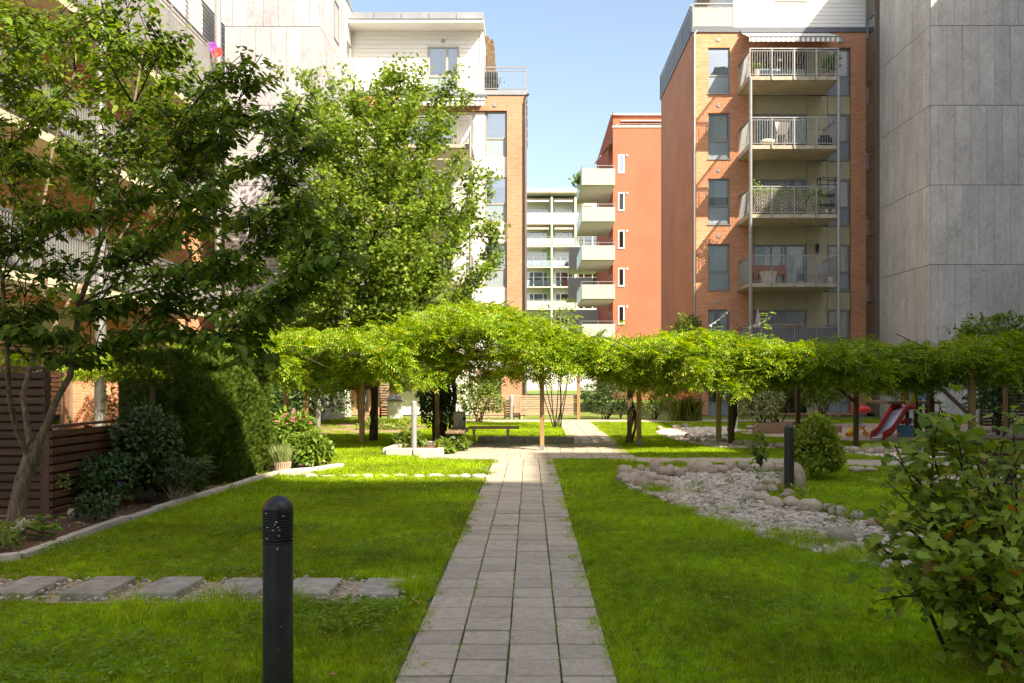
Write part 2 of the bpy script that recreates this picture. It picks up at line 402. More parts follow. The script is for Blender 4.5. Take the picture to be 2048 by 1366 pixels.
L['lavender'] = leaf_mat('grey green stem', [(0,(.15,.20,.08)), (.6,(.22,.27,.10)), (1,(.30,.33,.14))], .3, .6, .3)
L['lobed'] = leaf_mat('lobed shrub leaf', [(0,(.12,.20,.028)), (.5,(.195,.295,.040)), (.85,(.29,.36,.05)), (1,(.45,.40,.065))], .42, .5, .15)
L['lobed_rust'] = leaf_mat('rusty shrub leaf', [(0,(.26,.09,.03)), (.5,(.32,.15,.03)), (1,(.35,.26,.05))], .36, .5, .35)
def grass_mat():
    n = NT('grass blade'); g = n.n('NewGeometry'); oi = n.n('ObjectInfo')
    c = n.ramp(g.outputs['Random Per Island'], [(0,(.165,.285,.012)), (.45,(.245,.400,.016)), (.85,(.32,.46,.022)), (1,(.47,.43,.09))])
    big = n.noise(g.outputs['Position'], .55, 4, .65); mid = n.noise(g.outputs['Position'], 2.8, 3)
    c = n.hsv(c, n.ramp(big, [(.3,(.58,)*3), (.7,(1.45,)*3)]), 1.0, n.ramp(mid, [(.3,(.480,)*3), (.7,(.508,)*3)]))
    c = n.hsv(c, n.ramp(n.noise(g.outputs['Position'], 9.0, 3, .7), [(.32,(.62,)*3), (.68,(1.32,)*3)]))
    p = n.n('BsdfPrincipled'); n.l(c, p.inputs['Base Color']); p.inputs['Roughness'].default_value = .5; p.inputs['Specular IOR Level'].default_value = .3
    t = n.n('BsdfTranslucent'); n.l(n.hsv(c, 1.5, 1.05), t.inputs[0])
    m = n.n('MixShader'); m.inputs[0].default_value = .45; n.l(p.outputs[0], m.inputs[1]); n.l(t.outputs[0], m.inputs[2])
    n.l(m.outputs[0], n.out.inputs[0]); return n.m
L['grass'] = grass_mat()
L['weed'] = leaf_mat('lawn weed leaf', [(0,(.15,.27,.03)), (.6,(.22,.36,.04)), (1,(.30,.42,.06))], .42, .55, .15)
L['dead'] = leaf_mat('fallen leaf', [(0,(.30,.16,.07)), (.6,(.42,.27,.13)), (1,(.50,.38,.20))], .2, .7, .2)
# ================================================================== ground and paving
P_BED = [gp(*p) for p in ((1238,952),(1262,978),(1318,996),(1372,1022),(1450,1050),(1545,1082),(1640,1108),(1730,1130),(1820,1140),(1900,1120),(1880,1085),(1800,1062),(1740,1050),(1670,1036),(1600,1020),(1545,1004),(1530,985),(1560,965),(1575,948),(1500,944),(1400,938),(1300,938),(1258,942))]
P_BED2 = [gp(*p) for p in ((1312,866),(1345,878),(1390,888),(1440,896),(1520,897),(1640,900),(1740,912),(1830,922),(1900,915),(1880,903),(1760,900),(1650,893),(1540,888),(1470,882),(1440,872),(1490,861),(1450,855),(1370,856),(1325,860))]
P_SAND = [gp(*p) for p in ((1480,866),(1560,876),(1640,880),(1760,884),(1900,884),(2060,880),(2060,850),(1900,846),(1700,846),(1560,850),(1490,858))]
P_CROSS = [(1.9,17.55),(4.6,17.35),(7.2,16.6),(9.6,15.6),(12.5,15.2),(12.5,16.6),(9.5,17.1),(7.2,18.2),(4.5,18.7),(1.9,18.75)]
P_PAD = [gp(*p) for p in ((1762,952),(1850,968),(1960,985),(2120,985),(2120,950),(1950,946))]
P_PLAZA = [(-1.95,18.3),(2.0,18.3),(2.12,19.4),(2.2,22.5),(-2.3,22.5),(-2.3,19.0)]
P_PATH = [(-.745,0),(.475,0),(.475,18.3),(-.745,18.3)]
P_PATH2 = [(1.0,22.5),(2.2,22.5),(2.25,33.6),(1.05,33.6)]
P_BACK = [(-4.0,33.6),(11.5,33.6),(11.5,35.6),(-4.0,35.6)]
P_BEDL = [(-4.58,6.2),(-4.58,10.0),(-4.45,14.2),(-4.28,16.0),(-3.75,16.8),(-3.75,18.0),(-7.0,18.0),(-7.0,6.2)]
P_MOUND = [(-7.6,25.6),(-5.6,26.4),(-3.6,27.2),(-3.2,30.5),(-4.2,33.2),(-7.9,33.6),(-8.4,29.0)]
P_STEP = [(-4.6,6.62),(-.92,6.62),(-.92,7.32),(-4.6,7.32)]
P_TERR = [(-12.8,10.6),(-5.62,10.6),(-5.45,12.5),(-6.1,12.5),(-6.1,16.4),(-7.1,16.4),(-7.1,24),(-12.8,24)]
P_LINE = [(-4.2,14.95),(-.8,14.95),(-.8,15.22),(-4.2,15.22)]
P_PLANTER = [(-3.05,19.15),(-1.9,19.15),(-1.95,21.3),(-2.9,21.3)]
P_SHRUB = [gp(*p) for p in ((1850,1295),(1900,1330),(1990,1366),(2140,1366),(2140,1290),(1960,1262),(1880,1270))]

def inside(px, py, poly):
    c = np.zeros(px.shape, bool); n = len(poly); j = n-1
    for i in range(n):
        xi, yi = poly[i]; xj, yj = poly[j]
        if yi != yj:
            c ^= ((yi > py) != (yj > py)) & (px < (xj-xi)*(py-yi)/(yj-yi)+xi)
        j = i
    return c

def sheet(name, poly, z, m, kind='structure'):
    o = obj(name, MB().poly(poly, z), m, kind=kind); return o

def groundmesh():
    mb = MB(); mb.quad((-160,-60,-.03),(160,-60,-.03),(160,260,-.03),(-160,260,-.03)); return mb
obj('ground', groundmesh(), M['ground'], kind='structure')
sheet('plaza_bed', P_PLAZA, -.018, M['joint']); sheet('back_path_bed', P_PATH2, -.022, M['joint'])
sheet('cross_path', P_CROSS, -.010, M['paver']); sheet('picnic_pad', P_PAD, -.012, M['paver'])
sheet('flower_bed', P_BEDL, -.012, M['soil']); sheet('earth_mound', P_MOUND, -.008, M['soil_dry'])
sheet('terrace', P_TERR, -.006, M['deck']); sheet('sand_pit', P_SAND, -.008, M['sand']); sheet('shrub_bed', P_SHRUB, -.014, M['soil'])
sheet('pebble_bed_floor', P_BED, -.02, M['sand']); sheet('far_pebble_bed_floor', P_BED2, -.02, M['sand'])
sheet('step_gravel_bed', P_STEP, -.022, M['sand'])

# pavers laid one by one: the long path, the plaza, the back path, the walk along the houses
_tile = {}
def tile_mesh(w, d, k):
    key = (w, d, k)
    if key not in _tile:
        R = random.Random(k); h = .05; e = .003
        z = [R.uniform(-.0025,.0025) for _ in range(4)]
        a, b = w/2, d/2
        vs = [(-a,-b,-h),(a,-b,-h),(a,b,-h),(-a,b,-h),(-a,-b,-.004),(a,-b,-.004),(a,b,-.004),(-a,b,-.004),
              (-a+e,-b+e,z[0]),(a-e,-b+e,z[1]),(a-e,b-e,z[2]),(-a+e,b-e,z[3])]
        fs = [(0,1,5,4),(1,2,6,5),(2,3,7,6),(3,0,4,7),(4,5,9,8),(5,6,10,9),(6,7,11,10),(7,4,8,11),(8,9,10,11)]
        me = MB().add(vs, fs).mesh('paver'); me.materials.append(M['paver']); _tile[key] = me
    return _tile[key]
T = .298
pathway = obj('path', MB().box(-.742,.472,-.5,18.28,-.06,-.014), M['joint'], kind='structure')
for j in range(51):
    y = 3.15 + T*j + T/2
    for i in range(4):
        o = raw('paver', tile_mesh(T-.010, T-.020, random.randrange(5)), parent=pathway, loc=(-.7225+T*(i+.5)+random.uniform(-.002,.002)-.0, y+random.uniform(-.002,.002), random.uniform(-.003,.004)))
        o.rotation_euler = (random.uniform(-.006,.006), random.uniform(-.006,.006), random.choice((0,math.pi)))
plaza = obj('plaza', MB().poly(P_PLAZA, -.05, -.021), M['joint'], kind='structure')
nt_ = 0
for j in range(14):
    for i in range(16):
        x = -2.45 + .298*i + .02*math.sin(j); y = 18.36 + .30*j + .15
        if not inside(np.array([x]), np.array([y]), P_PLAZA)[0] or y > 22.45: continue
        o = raw('paver', tile_mesh(T-.010, T-.020, random.randrange(5)), parent=plaza, loc=(x, y, random.uniform(-.003,.004)+.002)); nt_ += 1
bp = obj('back_path', MB().poly(P_PATH2, -.05, -.025), M['joint'], kind='structure')
for j in range(37):
    for i in range(4):
        raw('paver', tile_mesh(T-.010, T-.020, random.randrange(5)), parent=bp, loc=(1.17+T*i+.003*j*.3, 22.66+.298*j, random.uniform(-.003,.004)+.002))
hw = obj('house_walk', MB().poly(P_BACK, -.06, -.012), M['joint'], kind='structure')
mb = MB()
for i in range(38):
    for j in range(5):
        x = -3.9+.405*i; y = 33.66+.385*j; dz = random.uniform(-.003,.004)
        mb.box(x, x+.395, y, y+.375, -.03, .004+dz)
obj('paving_slabs', mb, M['paver'], hw, kind='stuff')
# fallen leaves and crumbs later

# stepping slabs in the lawn
slab_names = ['weathered stone slab in the lawn, farthest from the paved path', 'weathered slab, second from the left end of the stepping row', 'weathered slab, third from the left end of the stepping row',
              'weathered slab just left of the black bollard', 'weathered slab just right of the black bollard', 'smallest stone slab, nearest the paved path']
for k, (a, b) in enumerate(((-4.02,-3.70),(-3.47,-3.14),(-2.93,-2.60),(-2.385,-2.03),(-1.87,-1.50),(-1.285,-.975))):
    mb = MB().box(-(b-a)/2, (b-a)/2, -.27, .27, -.06, .034)
    o = obj('stepping_slab', mb, M['slabstone'], bevel=.012); o.location = ((a+b)/2, 6.97+.015*math.sin(k*5), random.uniform(-.006,.01))
    o.rotation_euler = (random.uniform(-.012,.012), random.uniform(-.015,.015), random.uniform(-.03,.03)); tag(o, slab_names[k], 'paving slab', 'stepping slabs across the left lawn')

# kerb of the flower bed
kerb = thing('flower_bed_kerb', 'low granite kerb edging the dark flower bed beside the left lawn', 'kerb', (-4.5,10,0))
kp = [(-6.2,7.72),(-4.95,7.78),(-4.58,8.15),(-4.60,9.6),(-4.56,11),(-4.48,12.6),(-4.40,14.2),(-4.28,15.6)]
for a, b in zip(kp[:-1], kp[1:]):
    n_ = max(1, round(math.dist(a,b)/.62))
    for q in range(n_):
        p0 = Vector((*a,0)).lerp(Vector((*b,0)), (q+.015)/n_); p1 = Vector((*a,0)).lerp(Vector((*b,0)), (q+.985)/n_)
        h = .05+random.uniform(-.008,.012)
        obj('kerb_stone', MB().bar(p0+Vector((0,0,h/2-.02)), p1+Vector((0,0,h/2-.02)), .10, h+.05), M['kerb'], kerb, bevel=.012)
kerb = thing('cobble_edging', 'row of pale cobbles edging the sunlit lawn strip left of the path', 'kerb', (-2.2,15.1,0))
x = -3.75
while x < -.85:
    w = random.uniform(.12,.34)
    obj('cobble', MB().blob((x+w/2, 15.08+random.uniform(-.035,.035), -.012), (w*.5,random.uniform(.05,.085),random.uniform(.03,.052)), 9, 5, .16, int(x*100)), M['kerb'], kerb); x += w+random.choice((.0,.004,.01,.03))
x = -3.9
kerb = thing('bed_corner_kerb', 'pale granite kerb by the ribbed flower pot at the bed corner', 'kerb', (-3.9,15.8,0))
for a, b in (((-4.25,15.35),(-3.75,15.9)),((-3.75,15.93),(-3.45,16.6)),((-3.72,15.32),(-4.22,15.28))):
    obj('kerb_stone', MB().bar((*a,.02),(*b,.02),.13,.10), M['kerb'], kerb, bevel=.015)

# ================================================================== unseen blocks that shade the garden, pale to bounce light into it
def big_block(name, label, x0, x1, y0, y1, h, faces, m):
    t = thing(name, label, 'building', ((x0+x1)/2, (y0+y1)/2, 0))
    mb = MB().box(x0,x1,y0,y1,0,h); obj('wall', mb, m, t)
    r = MB().box(x0+.01,x1-.01,y0+.01,y1-.01,h,h+.05); obj('roof', r, M['zinc'], t)
    for ax, pos, sg, u0, u1 in faces:
        fc = Face(ax, pos, sg); mb = MB(); g = MB(); u = u0+1.2
        while u < u1-2:
            for k in range(int(h//2.89)):
                z = .9+2.89*k
                fc.box(mb, u, u+1.3, z, z+1.5, 0, .05); fc.box(g, u+.06, u+1.24, z+.06, z+1.44, .05, .06)
            u += 3.1
        obj('window_frames', mb, M['frame_white'], t, kind='stuff'); obj('window_panes', g, M['spandrel'], t, kind='stuff')
    return t
big_block('apartment_block', 'tall pale block far behind the viewer that shades the near lawn', 21.01, 25.5, -26, -12, 33.0, [], M['white_far'])
big_block('apartment_block', 'unseen bay added to the block behind the viewer to shade the hedge', 18.6, 21.0, -26, -11.1, 33.0, [], M['white_far'])  # bay added to push its shadow along the hedge
big_block('apartment_block', 'unseen block part behind the viewer, set back to let sun onto the dogwood', 0, 18.59, -26, -14.5, 33.0, [('y',-14.5,1,0,18.5)], M['white_far'])  # front pulled back so sun reaches the dogwood crown
big_block('apartment_block', 'pale wing behind the viewer at the right, shading the plaza edge', 25.65, 45, -26, -6.4, 33.0, [('y',-6.4,1,25.5,45),('x',25.5,-1,-12,-6.4)], M['white_far'])
big_block('apartment_block', 'long pale block beyond the right edge, facing the playground', 20, 30, 3.2, 25, 20.0, [('x',20,-1,3.2,25)], M['white_far'])
big_block('apartment_block', 'taller pale block beyond the right edge beside the grey tower', 20, 30, 25, 33.9, 21.9, [('x',20,-1,25,33.9)], M['white_far'])

# ================================================================== facade helpers
def window(fc, u0, u1, v0, v1, par, fm='frame', mull=(), spand=None, blind=None, w=-.07, fr=.06, glass='glass', sill=True, drop=1.0, label=None):
    mb = MB()
    for a,b,c,d in ((u0,u0+fr,v0,v1),(u1-fr,u1,v0,v1),(u0+fr,u1-fr,v1-fr,v1),(u0+fr,u1-fr,v0,v0+fr)): fc.box(mb,a,b,c,d,w-.07,w)
    lo = v0
    if spand: fc.box(mb,u0+fr,u1-fr,spand-fr*.6,spand+fr*.6,w-.07,w); lo = spand
    for x in mull: fc.box(mb,x-fr*.6,x+fr*.6,lo+fr*.6,v1-fr,w-.069,w-.001)
    f = obj('window', mb, M[fm], par)
    if label: f['label'] = label
    xs = [u0+fr, *mull, u1-fr]
    for a,b in zip(xs[:-1], xs[1:]):
        p = MB(); fc.box(p, a+.01, b-.01, lo+fr*.6, v1-fr, w-.045, w-.037); obj('pane', p, M[glass], f)
    if spand:
        p = MB(); fc.box(p, u0+fr-.004, u1-fr+.004, v0+fr-.004, spand-fr*.6+.004, w-.05, w-.03); obj('spandrel', p, M['spandrel'], f)
    if blind:
        top = v1-fr; bot = lo+fr*.6
        if blind == 'blind':
            p = MB(); fc.box(p, u0+fr, u1-fr, top-(top-bot)*drop, top, w-.13, w-.12); obj('blind', p, M['blind'], f)
        else:
            p = MB(); n_ = max(4,int((u1-u0)/.10)); R = random.Random(int(u0*77+v0*31))
            parts = [(0,1)] if blind == 'full' else [(0,.3),(.62,1)]
            for s0,s1 in parts:
                for q in range(n_):
                    t0 = s0+(s1-s0)*q/n_; t1 = s0+(s1-s0)*(q+1)/n_; z = (.05 if q%2 else 0)+R.uniform(0,.02); z2 = (.05 if (q+1)%2 else 0)
                    U = lambda t: u0+fr+(u1-u0-2*fr)*t
                    p.quad(fc.pt(U(t0),bot,w-.14-z), fc.pt(U(t1),bot,w-.14-z2), fc.pt(U(t1),top,w-.14-z2), fc.pt(U(t0),top,w-.14-z))
            obj('curtain', p, M['curtain'], f)
    p = MB()
    fc.box(p, u0-.25, u1+.25, v0-.2, v1+.2, w-.95, w-.9); obj('room', p, M['room'], f)
    if sill:
        p = MB(); fc.box(p, u0-.03, u1+.03, v0-.05, v0-.005, -.16, .04); obj('sill', p, M['zinc'], f)
    return f

def balcony(fc, u0, u1, dep, zt, par, hand=1.12, style='bars', label=None, th=.17, poles=None, w0=.01, side_bars=True, bar=.105, mat='steel'):
    mb = MB(); fc.box(mb, u0, u1, zt-th, zt, w0, dep); s = obj('balcony', mb, M['slab'], par, bevel=.01)
    if label: s['label'] = label
    p = MB(); fc.box(p, u0+.10, u1-.10, zt-th-.02, zt-th-.002, w0+.02, dep-.10); obj('soffit', p, M['soffit'], s)
    r = MB(); z1 = zt+hand; e = .05
    a, b, c, d = fc.pt(u0+e,z1,w0), fc.pt(u0+e,z1,dep+.03), fc.pt(u1-e,z1,dep+.03), fc.pt(u1-e,z1,w0)
    for p0,p1 in ((a,b),(b,c),(c,d)):
        r.bar(p0,p1,.05,.045)
        r.bar(Vector(p0)-Vector((0,0,.10)), Vector(p1)-Vector((0,0,.10)), .025,.025)
        r.bar(Vector(p0)-Vector((0,0,hand-.06)), Vector(p1)-Vector((0,0,hand-.06)), .025,.025)
    n_ = max(2, round((u1-u0)/1.05))
    for q in range(n_+1):
        u = u0+e+(u1-u0-2*e)*q/n_; fc.box(r, u-.022, u+.022, zt-th+.02, z1-.02, dep+.01, dep+.05)
    rail = obj('railing', r, M[mat], s)
    g = MB()
    if style in ('bars','panel'):
        u = u0+e
        while u < u1-e: fc.box(g, u-.007, u+.007, zt+.06, z1-.10, dep+.022, dep+.036); u += bar
        v = w0+.08
        while v < dep:
            for uu in (u0+e,u1-e): fc.box(g, uu-.007, uu+.007, zt+.06, z1-.10, v-.007, v+.007)
            v += bar*.62
        obj('railing_bars', g, M[mat], s, kind='stuff')
    return s

def terrace_rail(fc, u0, u1, z0, z1, par, fill, w=0.0, step=1.1):
    r = MB(); r.bar(fc.pt(u0,z1,w), fc.pt(u1,z1,w), .05, .05); r.bar(fc.pt(u0,z1-.16,w), fc.pt(u1,z1-.16,w), .03, .03); r.bar(fc.pt(u0,z0+.05,w), fc.pt(u1,z0+.05,w), .04,.04)
    n_ = max(1, round((u1-u0)/step))
    for q in range(n_+1):
        u = u0+(u1-u0)*q/n_; fc.box(r, u-.025, u+.025, z0-.1, z1-.02, w-.025, w+.024)
    rl = obj('terrace_railing', r, M['steel'], par)
    if fill == 'bars':
        g = MB(); u = u0
        while u < u1: fc.box(g, u-.007,u+.007,z0+.05,z1-.16,w-.007,w+.007); u += .105
        obj('railing_bars', g, M['steel'], rl, kind='stuff')
    else:
        for q in range(n_):
            a = u0+(u1-u0)*q/n_+.03; b = u0+(u1-u0)*(q+1)/n_-.03
            g = MB(); k = max(2, round((b-a)/.22))
            for i in range(k): fc.box(g, a+(b-a)*i/k+.004, a+(b-a)*(i+1)/k-.004, z0+.05, z1-.18, w-.012+.006*(i%2), w+.006*(i%2))
            obj('panel', g, M[fill], rl)
    return rl

FL = 2.89
def B(px): return gx(px, 40.0)
def Z(py): return gz(py, 40.0)

# ================================================================== right brick apartment house
X0, X1 = B(1385), 14.86
rb = thing('apartment_house', 'red brick apartment house with a column of round-posted balconies beside the grey tower', 'building', (11, 44, 0))
fy = Face('y', 40.0, -1)
ZT = Z(65)
wtop = [Z(95)-FL*k for k in range(6)]
holesL = [(B(1416),B(1460),t-2.02,t) for t in wtop]
REC = (B(1506.5), B(1702), .1, Z(95))
mb = MB(); fy.wall(mb, X0, X1, 0, ZT, [h for h in holesL]+[REC], .16)
fx = Face('x', X0, -1)
obj('wall', mb, M['brick'], rb)
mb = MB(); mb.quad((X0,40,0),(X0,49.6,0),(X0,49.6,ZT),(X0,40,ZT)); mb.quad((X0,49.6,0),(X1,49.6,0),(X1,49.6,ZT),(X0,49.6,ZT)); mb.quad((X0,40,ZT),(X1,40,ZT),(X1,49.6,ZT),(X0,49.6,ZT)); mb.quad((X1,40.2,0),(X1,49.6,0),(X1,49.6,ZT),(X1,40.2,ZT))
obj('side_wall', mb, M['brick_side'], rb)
mb = MB(); fy.box(mb, X0-.04, X1-.02, ZT, ZT+.22, -.3, .06); mb.box(X0-.06, X0+.25, 40.3, 49.7, ZT, ZT+.22); obj('cornice', mb, M['dark_zinc'], rb)
bl = ['blind','full','blind','blind','half','half']; dr = [.10,.95,.66,1,1,1]
for k, h in enumerate(holesL):
    window(fy, *h, rb, 'frame', (), h[2]+.80, bl[k], drop=dr[k])
# recess with olive cladding panels
fr_ = Face('y', 40.13, -1)
cols = [(REC[0],B(1615)),(B(1615),B(1657)),(B(1657),REC[1])]
holesR = []
for k in range(6):
    t = wtop[k]-.02
    holesR.append((B(1507)+.02,B(1614.5),t-2.10,t)); holesR.append((B(1658),B(1701),t-2.02,t))
for k in range(6):
    t = wtop[k]-.02; zb = t-2.02
    zlo = max(zb-.87, REC[2])
    for (a,b) in cols:
        if zb-.02 > zlo:
            p = MB(); fr_.box(p, a+.008, b-.008, zlo+.008, zb-.062 if b>B(1650) or a<B(1600) else zb-.02, -.03, 0.0); obj('cladding_panel', p, M['olive'], rb)
    a,b = cols[1]
    for q in range(3):
        p = MB(); fr_.box(p, a+.008, b-.008, zb-.01+.68*q, zb+.66+.68*q, -.03, 0.0); obj('cladding_panel', p, M['olive'], rb)
    d = holesR[2*k]
    if d[2] > 0: window(fr_, d[0], d[1], d[2], d[3], rb, 'frame', (B(1544),B(1566),B(1573)), None, [None,None,None,'full','half','half'][k], w=-.02, sill=False, glass='glass_dark' if k in (4,5,2) else 'glass')
    h = holesR[2*k+1]; window(fr_, *h, rb, 'frame', (), h[2]+.80, ['blind','full','blind','full','half','half'][k], drop=[1,1,1,1,1,1][k], w=-.02)
mb = MB(); fy.box(mb, REC[0]-.3, REC[1]+.2, REC[2]-.1, REC[3]+.2, -1.3, -1.2); obj('dark_backing', mb, M['room'], rb)  # dark sheet painted for the unlit space behind the recess
for k in range(6):                                     # round vents above the windows
    p = MB(); c = fy.pt(B(1437), wtop[k]+.34, 0); p.tube([c, (c[0],c[1]-.03,c[2])], [.085,.085], 14); p.tube([(c[0],c[1]-.03,c[2]),(c[0],c[1]-.035,c[2])],[.05,.045],12); obj('vent', p, M['frame_warm'], rb)
p = MB(); c = fy.pt(B(1681), Z(80), 0); p.tube([c,(c[0],c[1]-.04,c[2])],[.13,.13],14); obj('vent', p, M['steel'], rb)
# downpipe at the corner
p = MB(); x = X0+.07; p.tube([(x,39.9,0),(x,39.9,ZT-.1),(x+.1,39.94,ZT+.05)], .05, 10); obj('downpipe', p, M['steel'], rb)
# balconies
BU0, BU1, BD = 9.16, 12.97, 2.0
notes = ['balcony under the striped awning','balcony with a white plastic chair','balcony with climbing plants behind a wicker screen','balcony with a drying towel','lowest balcony clad in dark grey boards']
for k in range(5):
    zt = 14.30-FL*k-.0
    s = balcony(fy, BU0, BU1, BD, zt, rb, 1.14, 'panel' if k == 4 else 'bars', notes[k])
    if k == 4:
        for q in range(22):
            g = MB(); u = BU0+.05+q*(BU1-BU0-.1)/22; fy.box(g, u+.006, u+.165, zt+.02, zt+1.0, BD-.02, BD+.005); obj('panel', g, M['dark_panel'], s)
for u in (BU0+.07, BU1-.05):
    p = MB(); c = fy.pt(u, 0, BD-.10); p.tube([(c[0],c[1]-.16,0),(c[0],c[1]-.16,14.2)], .075, 14); obj('support_pillar', p, M['steel'], rb)
# penthouse of white boards
PX0 = B(1468); zp = ZT+.22
mb = MB(); mb.box(PX0, X1, 40.08, 49, zp, 20.6); obj('penthouse', mb, M['board'], rb)
z = zp+.02; k = 0
HW = (B(1550), B(1616), Z(2), 20.0)
while z < 20.4:
    a = Z(2)
    if z+.165 < a: spans = [(PX0+.09, X1-.02)]
    else: spans = [(PX0+.09,HW[0]-.02),(HW[1]+.02,X1-.02)]
    for s0,s1 in spans:
        p = MB(); q = [(s0,40.08,z),(s1,40.08,z),(s1,40.055,z+.004),(s0,40.055,z+.004),(s0,40.068,z+.172),(s1,40.068,z+.172)]
        p.add(q, [(0,1,2,3),(3,2,5,4)]); obj('board', p, M['board'], rb)
    z += .176
p = MB(); p.box(PX0-.02,PX0+.08,40.03,40.1,zp,20.6); obj('corner_board', p, M['board'], rb)
window(Face('y',40.06,-1), HW[0],HW[1],HW[2],HW[3], rb, 'frame_warm', (), None, 'blind', w=.02, sill=False)
p = MB(); p.box(PX0-.6,X1+.1,39.3,49.2,20.6,20.95); obj('roof', p, M['zinc'], rb)
terrace_rail(fy, X0+.02, PX0-.03, zp, Z(8), rb, 'beige_panel', w=.02, step=1.8)
terrace_rail(fx, 40.1, 49.6, zp-.1, Z(8), rb, 'dark_panel', w=.04, step=2.4)
# stair strip with brown panels between the house and the tower
fs = Face('x', 14.87, -1)
for k in range(8):
    z = 1.0+2.985*k*.0 + 1.45*k*1.0
for k in range(7):
    zb = .1+FL*k
    for j,(a,b,mm) in enumerate(((0,1.05,'brown_clad'),(1.06,1.95,'brown_clad'))):
        p = MB(); fs.box(p, 38.95, 39.97, zb+a, zb+b-.015, 0, .05); obj('cladding_panel', p, M[mm], rb)
    window(fs, 38.97, 39.95, zb+1.97, zb+2.86, rb, 'steel', (), None, None, w=.05, fr=.07, glass='glass_dark', sill=False)
# awning (retractable canopy)
aw = thing('awning', 'grey and white striped awning over the top right balcony', 'awning', (10.8, 39, 16.5), 'striped canopies on the top floors')
ax0, ax1 = B(1482), B(1655)
def awning(par, u0, u1, zt, zf, dep, sk=.55):
    mb = MB(); n_ = 12
    mb.add([(u0,39.95,zt),(u1,39.95,zt),(u1+.02,40-dep,zf),(u0,40-dep,zf),(u0,39.95,zt-.02),(u1,39.95,zt-.02),(u1+.02,40-dep,zf-.02),(u0,40-dep,zf-.02)],
           [(0,1,2,3),(4,7,6,5),(0,3,7,4),(1,5,6,2)])
    obj('fabric', mb, M['stripe'], par)
    v = MB(); k = int((u1-u0)/.105)
    for i in range(k):
        a = u0+(u1-u0)*i/k; b = u0+(u1-u0)*(i+1)/k
        v.add([(a,40-dep-.012,zf-.025),(b,40-dep-.012,zf-.025),(b,40-dep-.015,zf-.20),((a+b)/2,40-dep-.02,zf-.225),(a,40-dep-.015,zf-.20)], [(0,1,2,3,4)])
    obj('valance', v, M['stripe'], par)
    f = MB(); f.bar((u0-.05,39.93,zt+.05),(u1+.05,39.93,zt+.05),.12,.10); f.bar((u0,40-dep,zf),(u1,40-dep,zf),.05,.05); f.bar((u0+.3,39.9,zt-.1),(u0+.12,40-dep,zf-.03),.04,.04); f.bar((u1-.3,39.9,zt-.1),(u1-.12,40-dep,zf-.03),.04,.04); obj('arm_frame', f, M['dark_zinc'], par)
awning(aw, ax0, ax1+.1, Z(67), 16.14, 1.5)

# ================================================================== right grey tower
rt = thing('grey_tower', 'tall grey fibre cement tower with stained panels at the right', 'building', (17, 36.5, 0))
TX, TY = 15.0, 34.0
mb = MB(); mb.box(TX+.03, 26, TY+.03, 46, 0, 20.75); obj('wall', mb, M['dark_zinc'], rt)
ft = Face('y', TY+.03, -1); fl = Face('x', TX+.03, -1)
zs = [-.1, 2.91, 5.895, 8.88, 11.87, 14.855, 17.84, 20.75]
def clad(par, fc, u0, u1, pw, zs, m, name='cladding_panel', th=.03, gap=.011, z_gap=.022, off=0):
    for i in range(len(zs)-1):
        o_ = (pw*.5 if i % 2 else 0)+off; us = [u0]; u = u0+o_ if o_ > .05 else u0+pw
        while u < u1-.04: us.append(u); u += pw
        us.append(u1)
        for a,b in zip(us[:-1],us[1:]):
            p = MB(); dj = random.uniform(-.003,.003); fc.box(p, a+gap/2, b-gap/2, zs[i]+z_gap/2, zs[i+1]-z_gap/2, -.0, th+dj); obj(name, p, m, par)
clad(rt, ft, TX+.03, 22.2, .60, zs, M['concrete'], off=.0)
clad(rt, fl, TY+.03, 38.9, .60, zs, M['concrete'])
p = MB(); p.box(14.80,15.03,38.9,38.945,-.1,20.75); obj('corner_trim', p, M['brown_clad'], rt)

# ================================================================== left brick / white house
lb = thing('apartment_house', 'brick house with white cladding and board penthouse behind the maple', 'building', (-4, 44, 0))
LX0, LX1 = -7.92, B(1052)
wt2 = [Z(222)-FL*k for k in range(5)]
zt_l = Z(190)
hol = [(B(970.5),B(1013),t-1.98,t) for t in wt2]
RECL = (B(700), B(1014), 2.0, Z(221))
GD = [(B(962),B(1003),.15,1.95),(B(712),B(738),.1,2.0)]
mb = MB(); fy.wall(mb, LX0, LX1, 0, zt_l, [RECL]+GD, .16); obj('wall', mb, M['brick_pale'], lb)
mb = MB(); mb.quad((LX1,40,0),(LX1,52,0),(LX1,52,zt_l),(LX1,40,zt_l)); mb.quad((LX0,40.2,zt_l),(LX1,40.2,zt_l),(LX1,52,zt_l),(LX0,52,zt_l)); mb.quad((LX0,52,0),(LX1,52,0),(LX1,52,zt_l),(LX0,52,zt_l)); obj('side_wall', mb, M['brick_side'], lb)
mb = MB(); fy.box(mb, LX0, LX1+.05, zt_l, zt_l+.20, -.4, .05); obj('cornice', mb, M['zinc'], lb)
p = MB(); x = LX1+.0; p.tube([(x-.03,39.92,0),(x-.03,39.92,zt_l-.3),(x+.06,39.95,zt_l)], .05, 10); p.tube([(x+.02,39.9,zt_l-.02),(x+.14,39.9,zt_l+.02)],.06,10); obj('downpipe', p, M['dark_zinc'], lb)
for h in GD: window(fy, *h, lb, 'frame_warm', (), None, 'full', sill=False)
p = MB(); fy.box(p, B(800), B(955), .02, 1.98, .0, .03); obj('cladding_panel', p, M['white_clad'], lb)
bl2 = ['blind','blind','blind','half','half']; dd = [1,.35,.5,1,1]
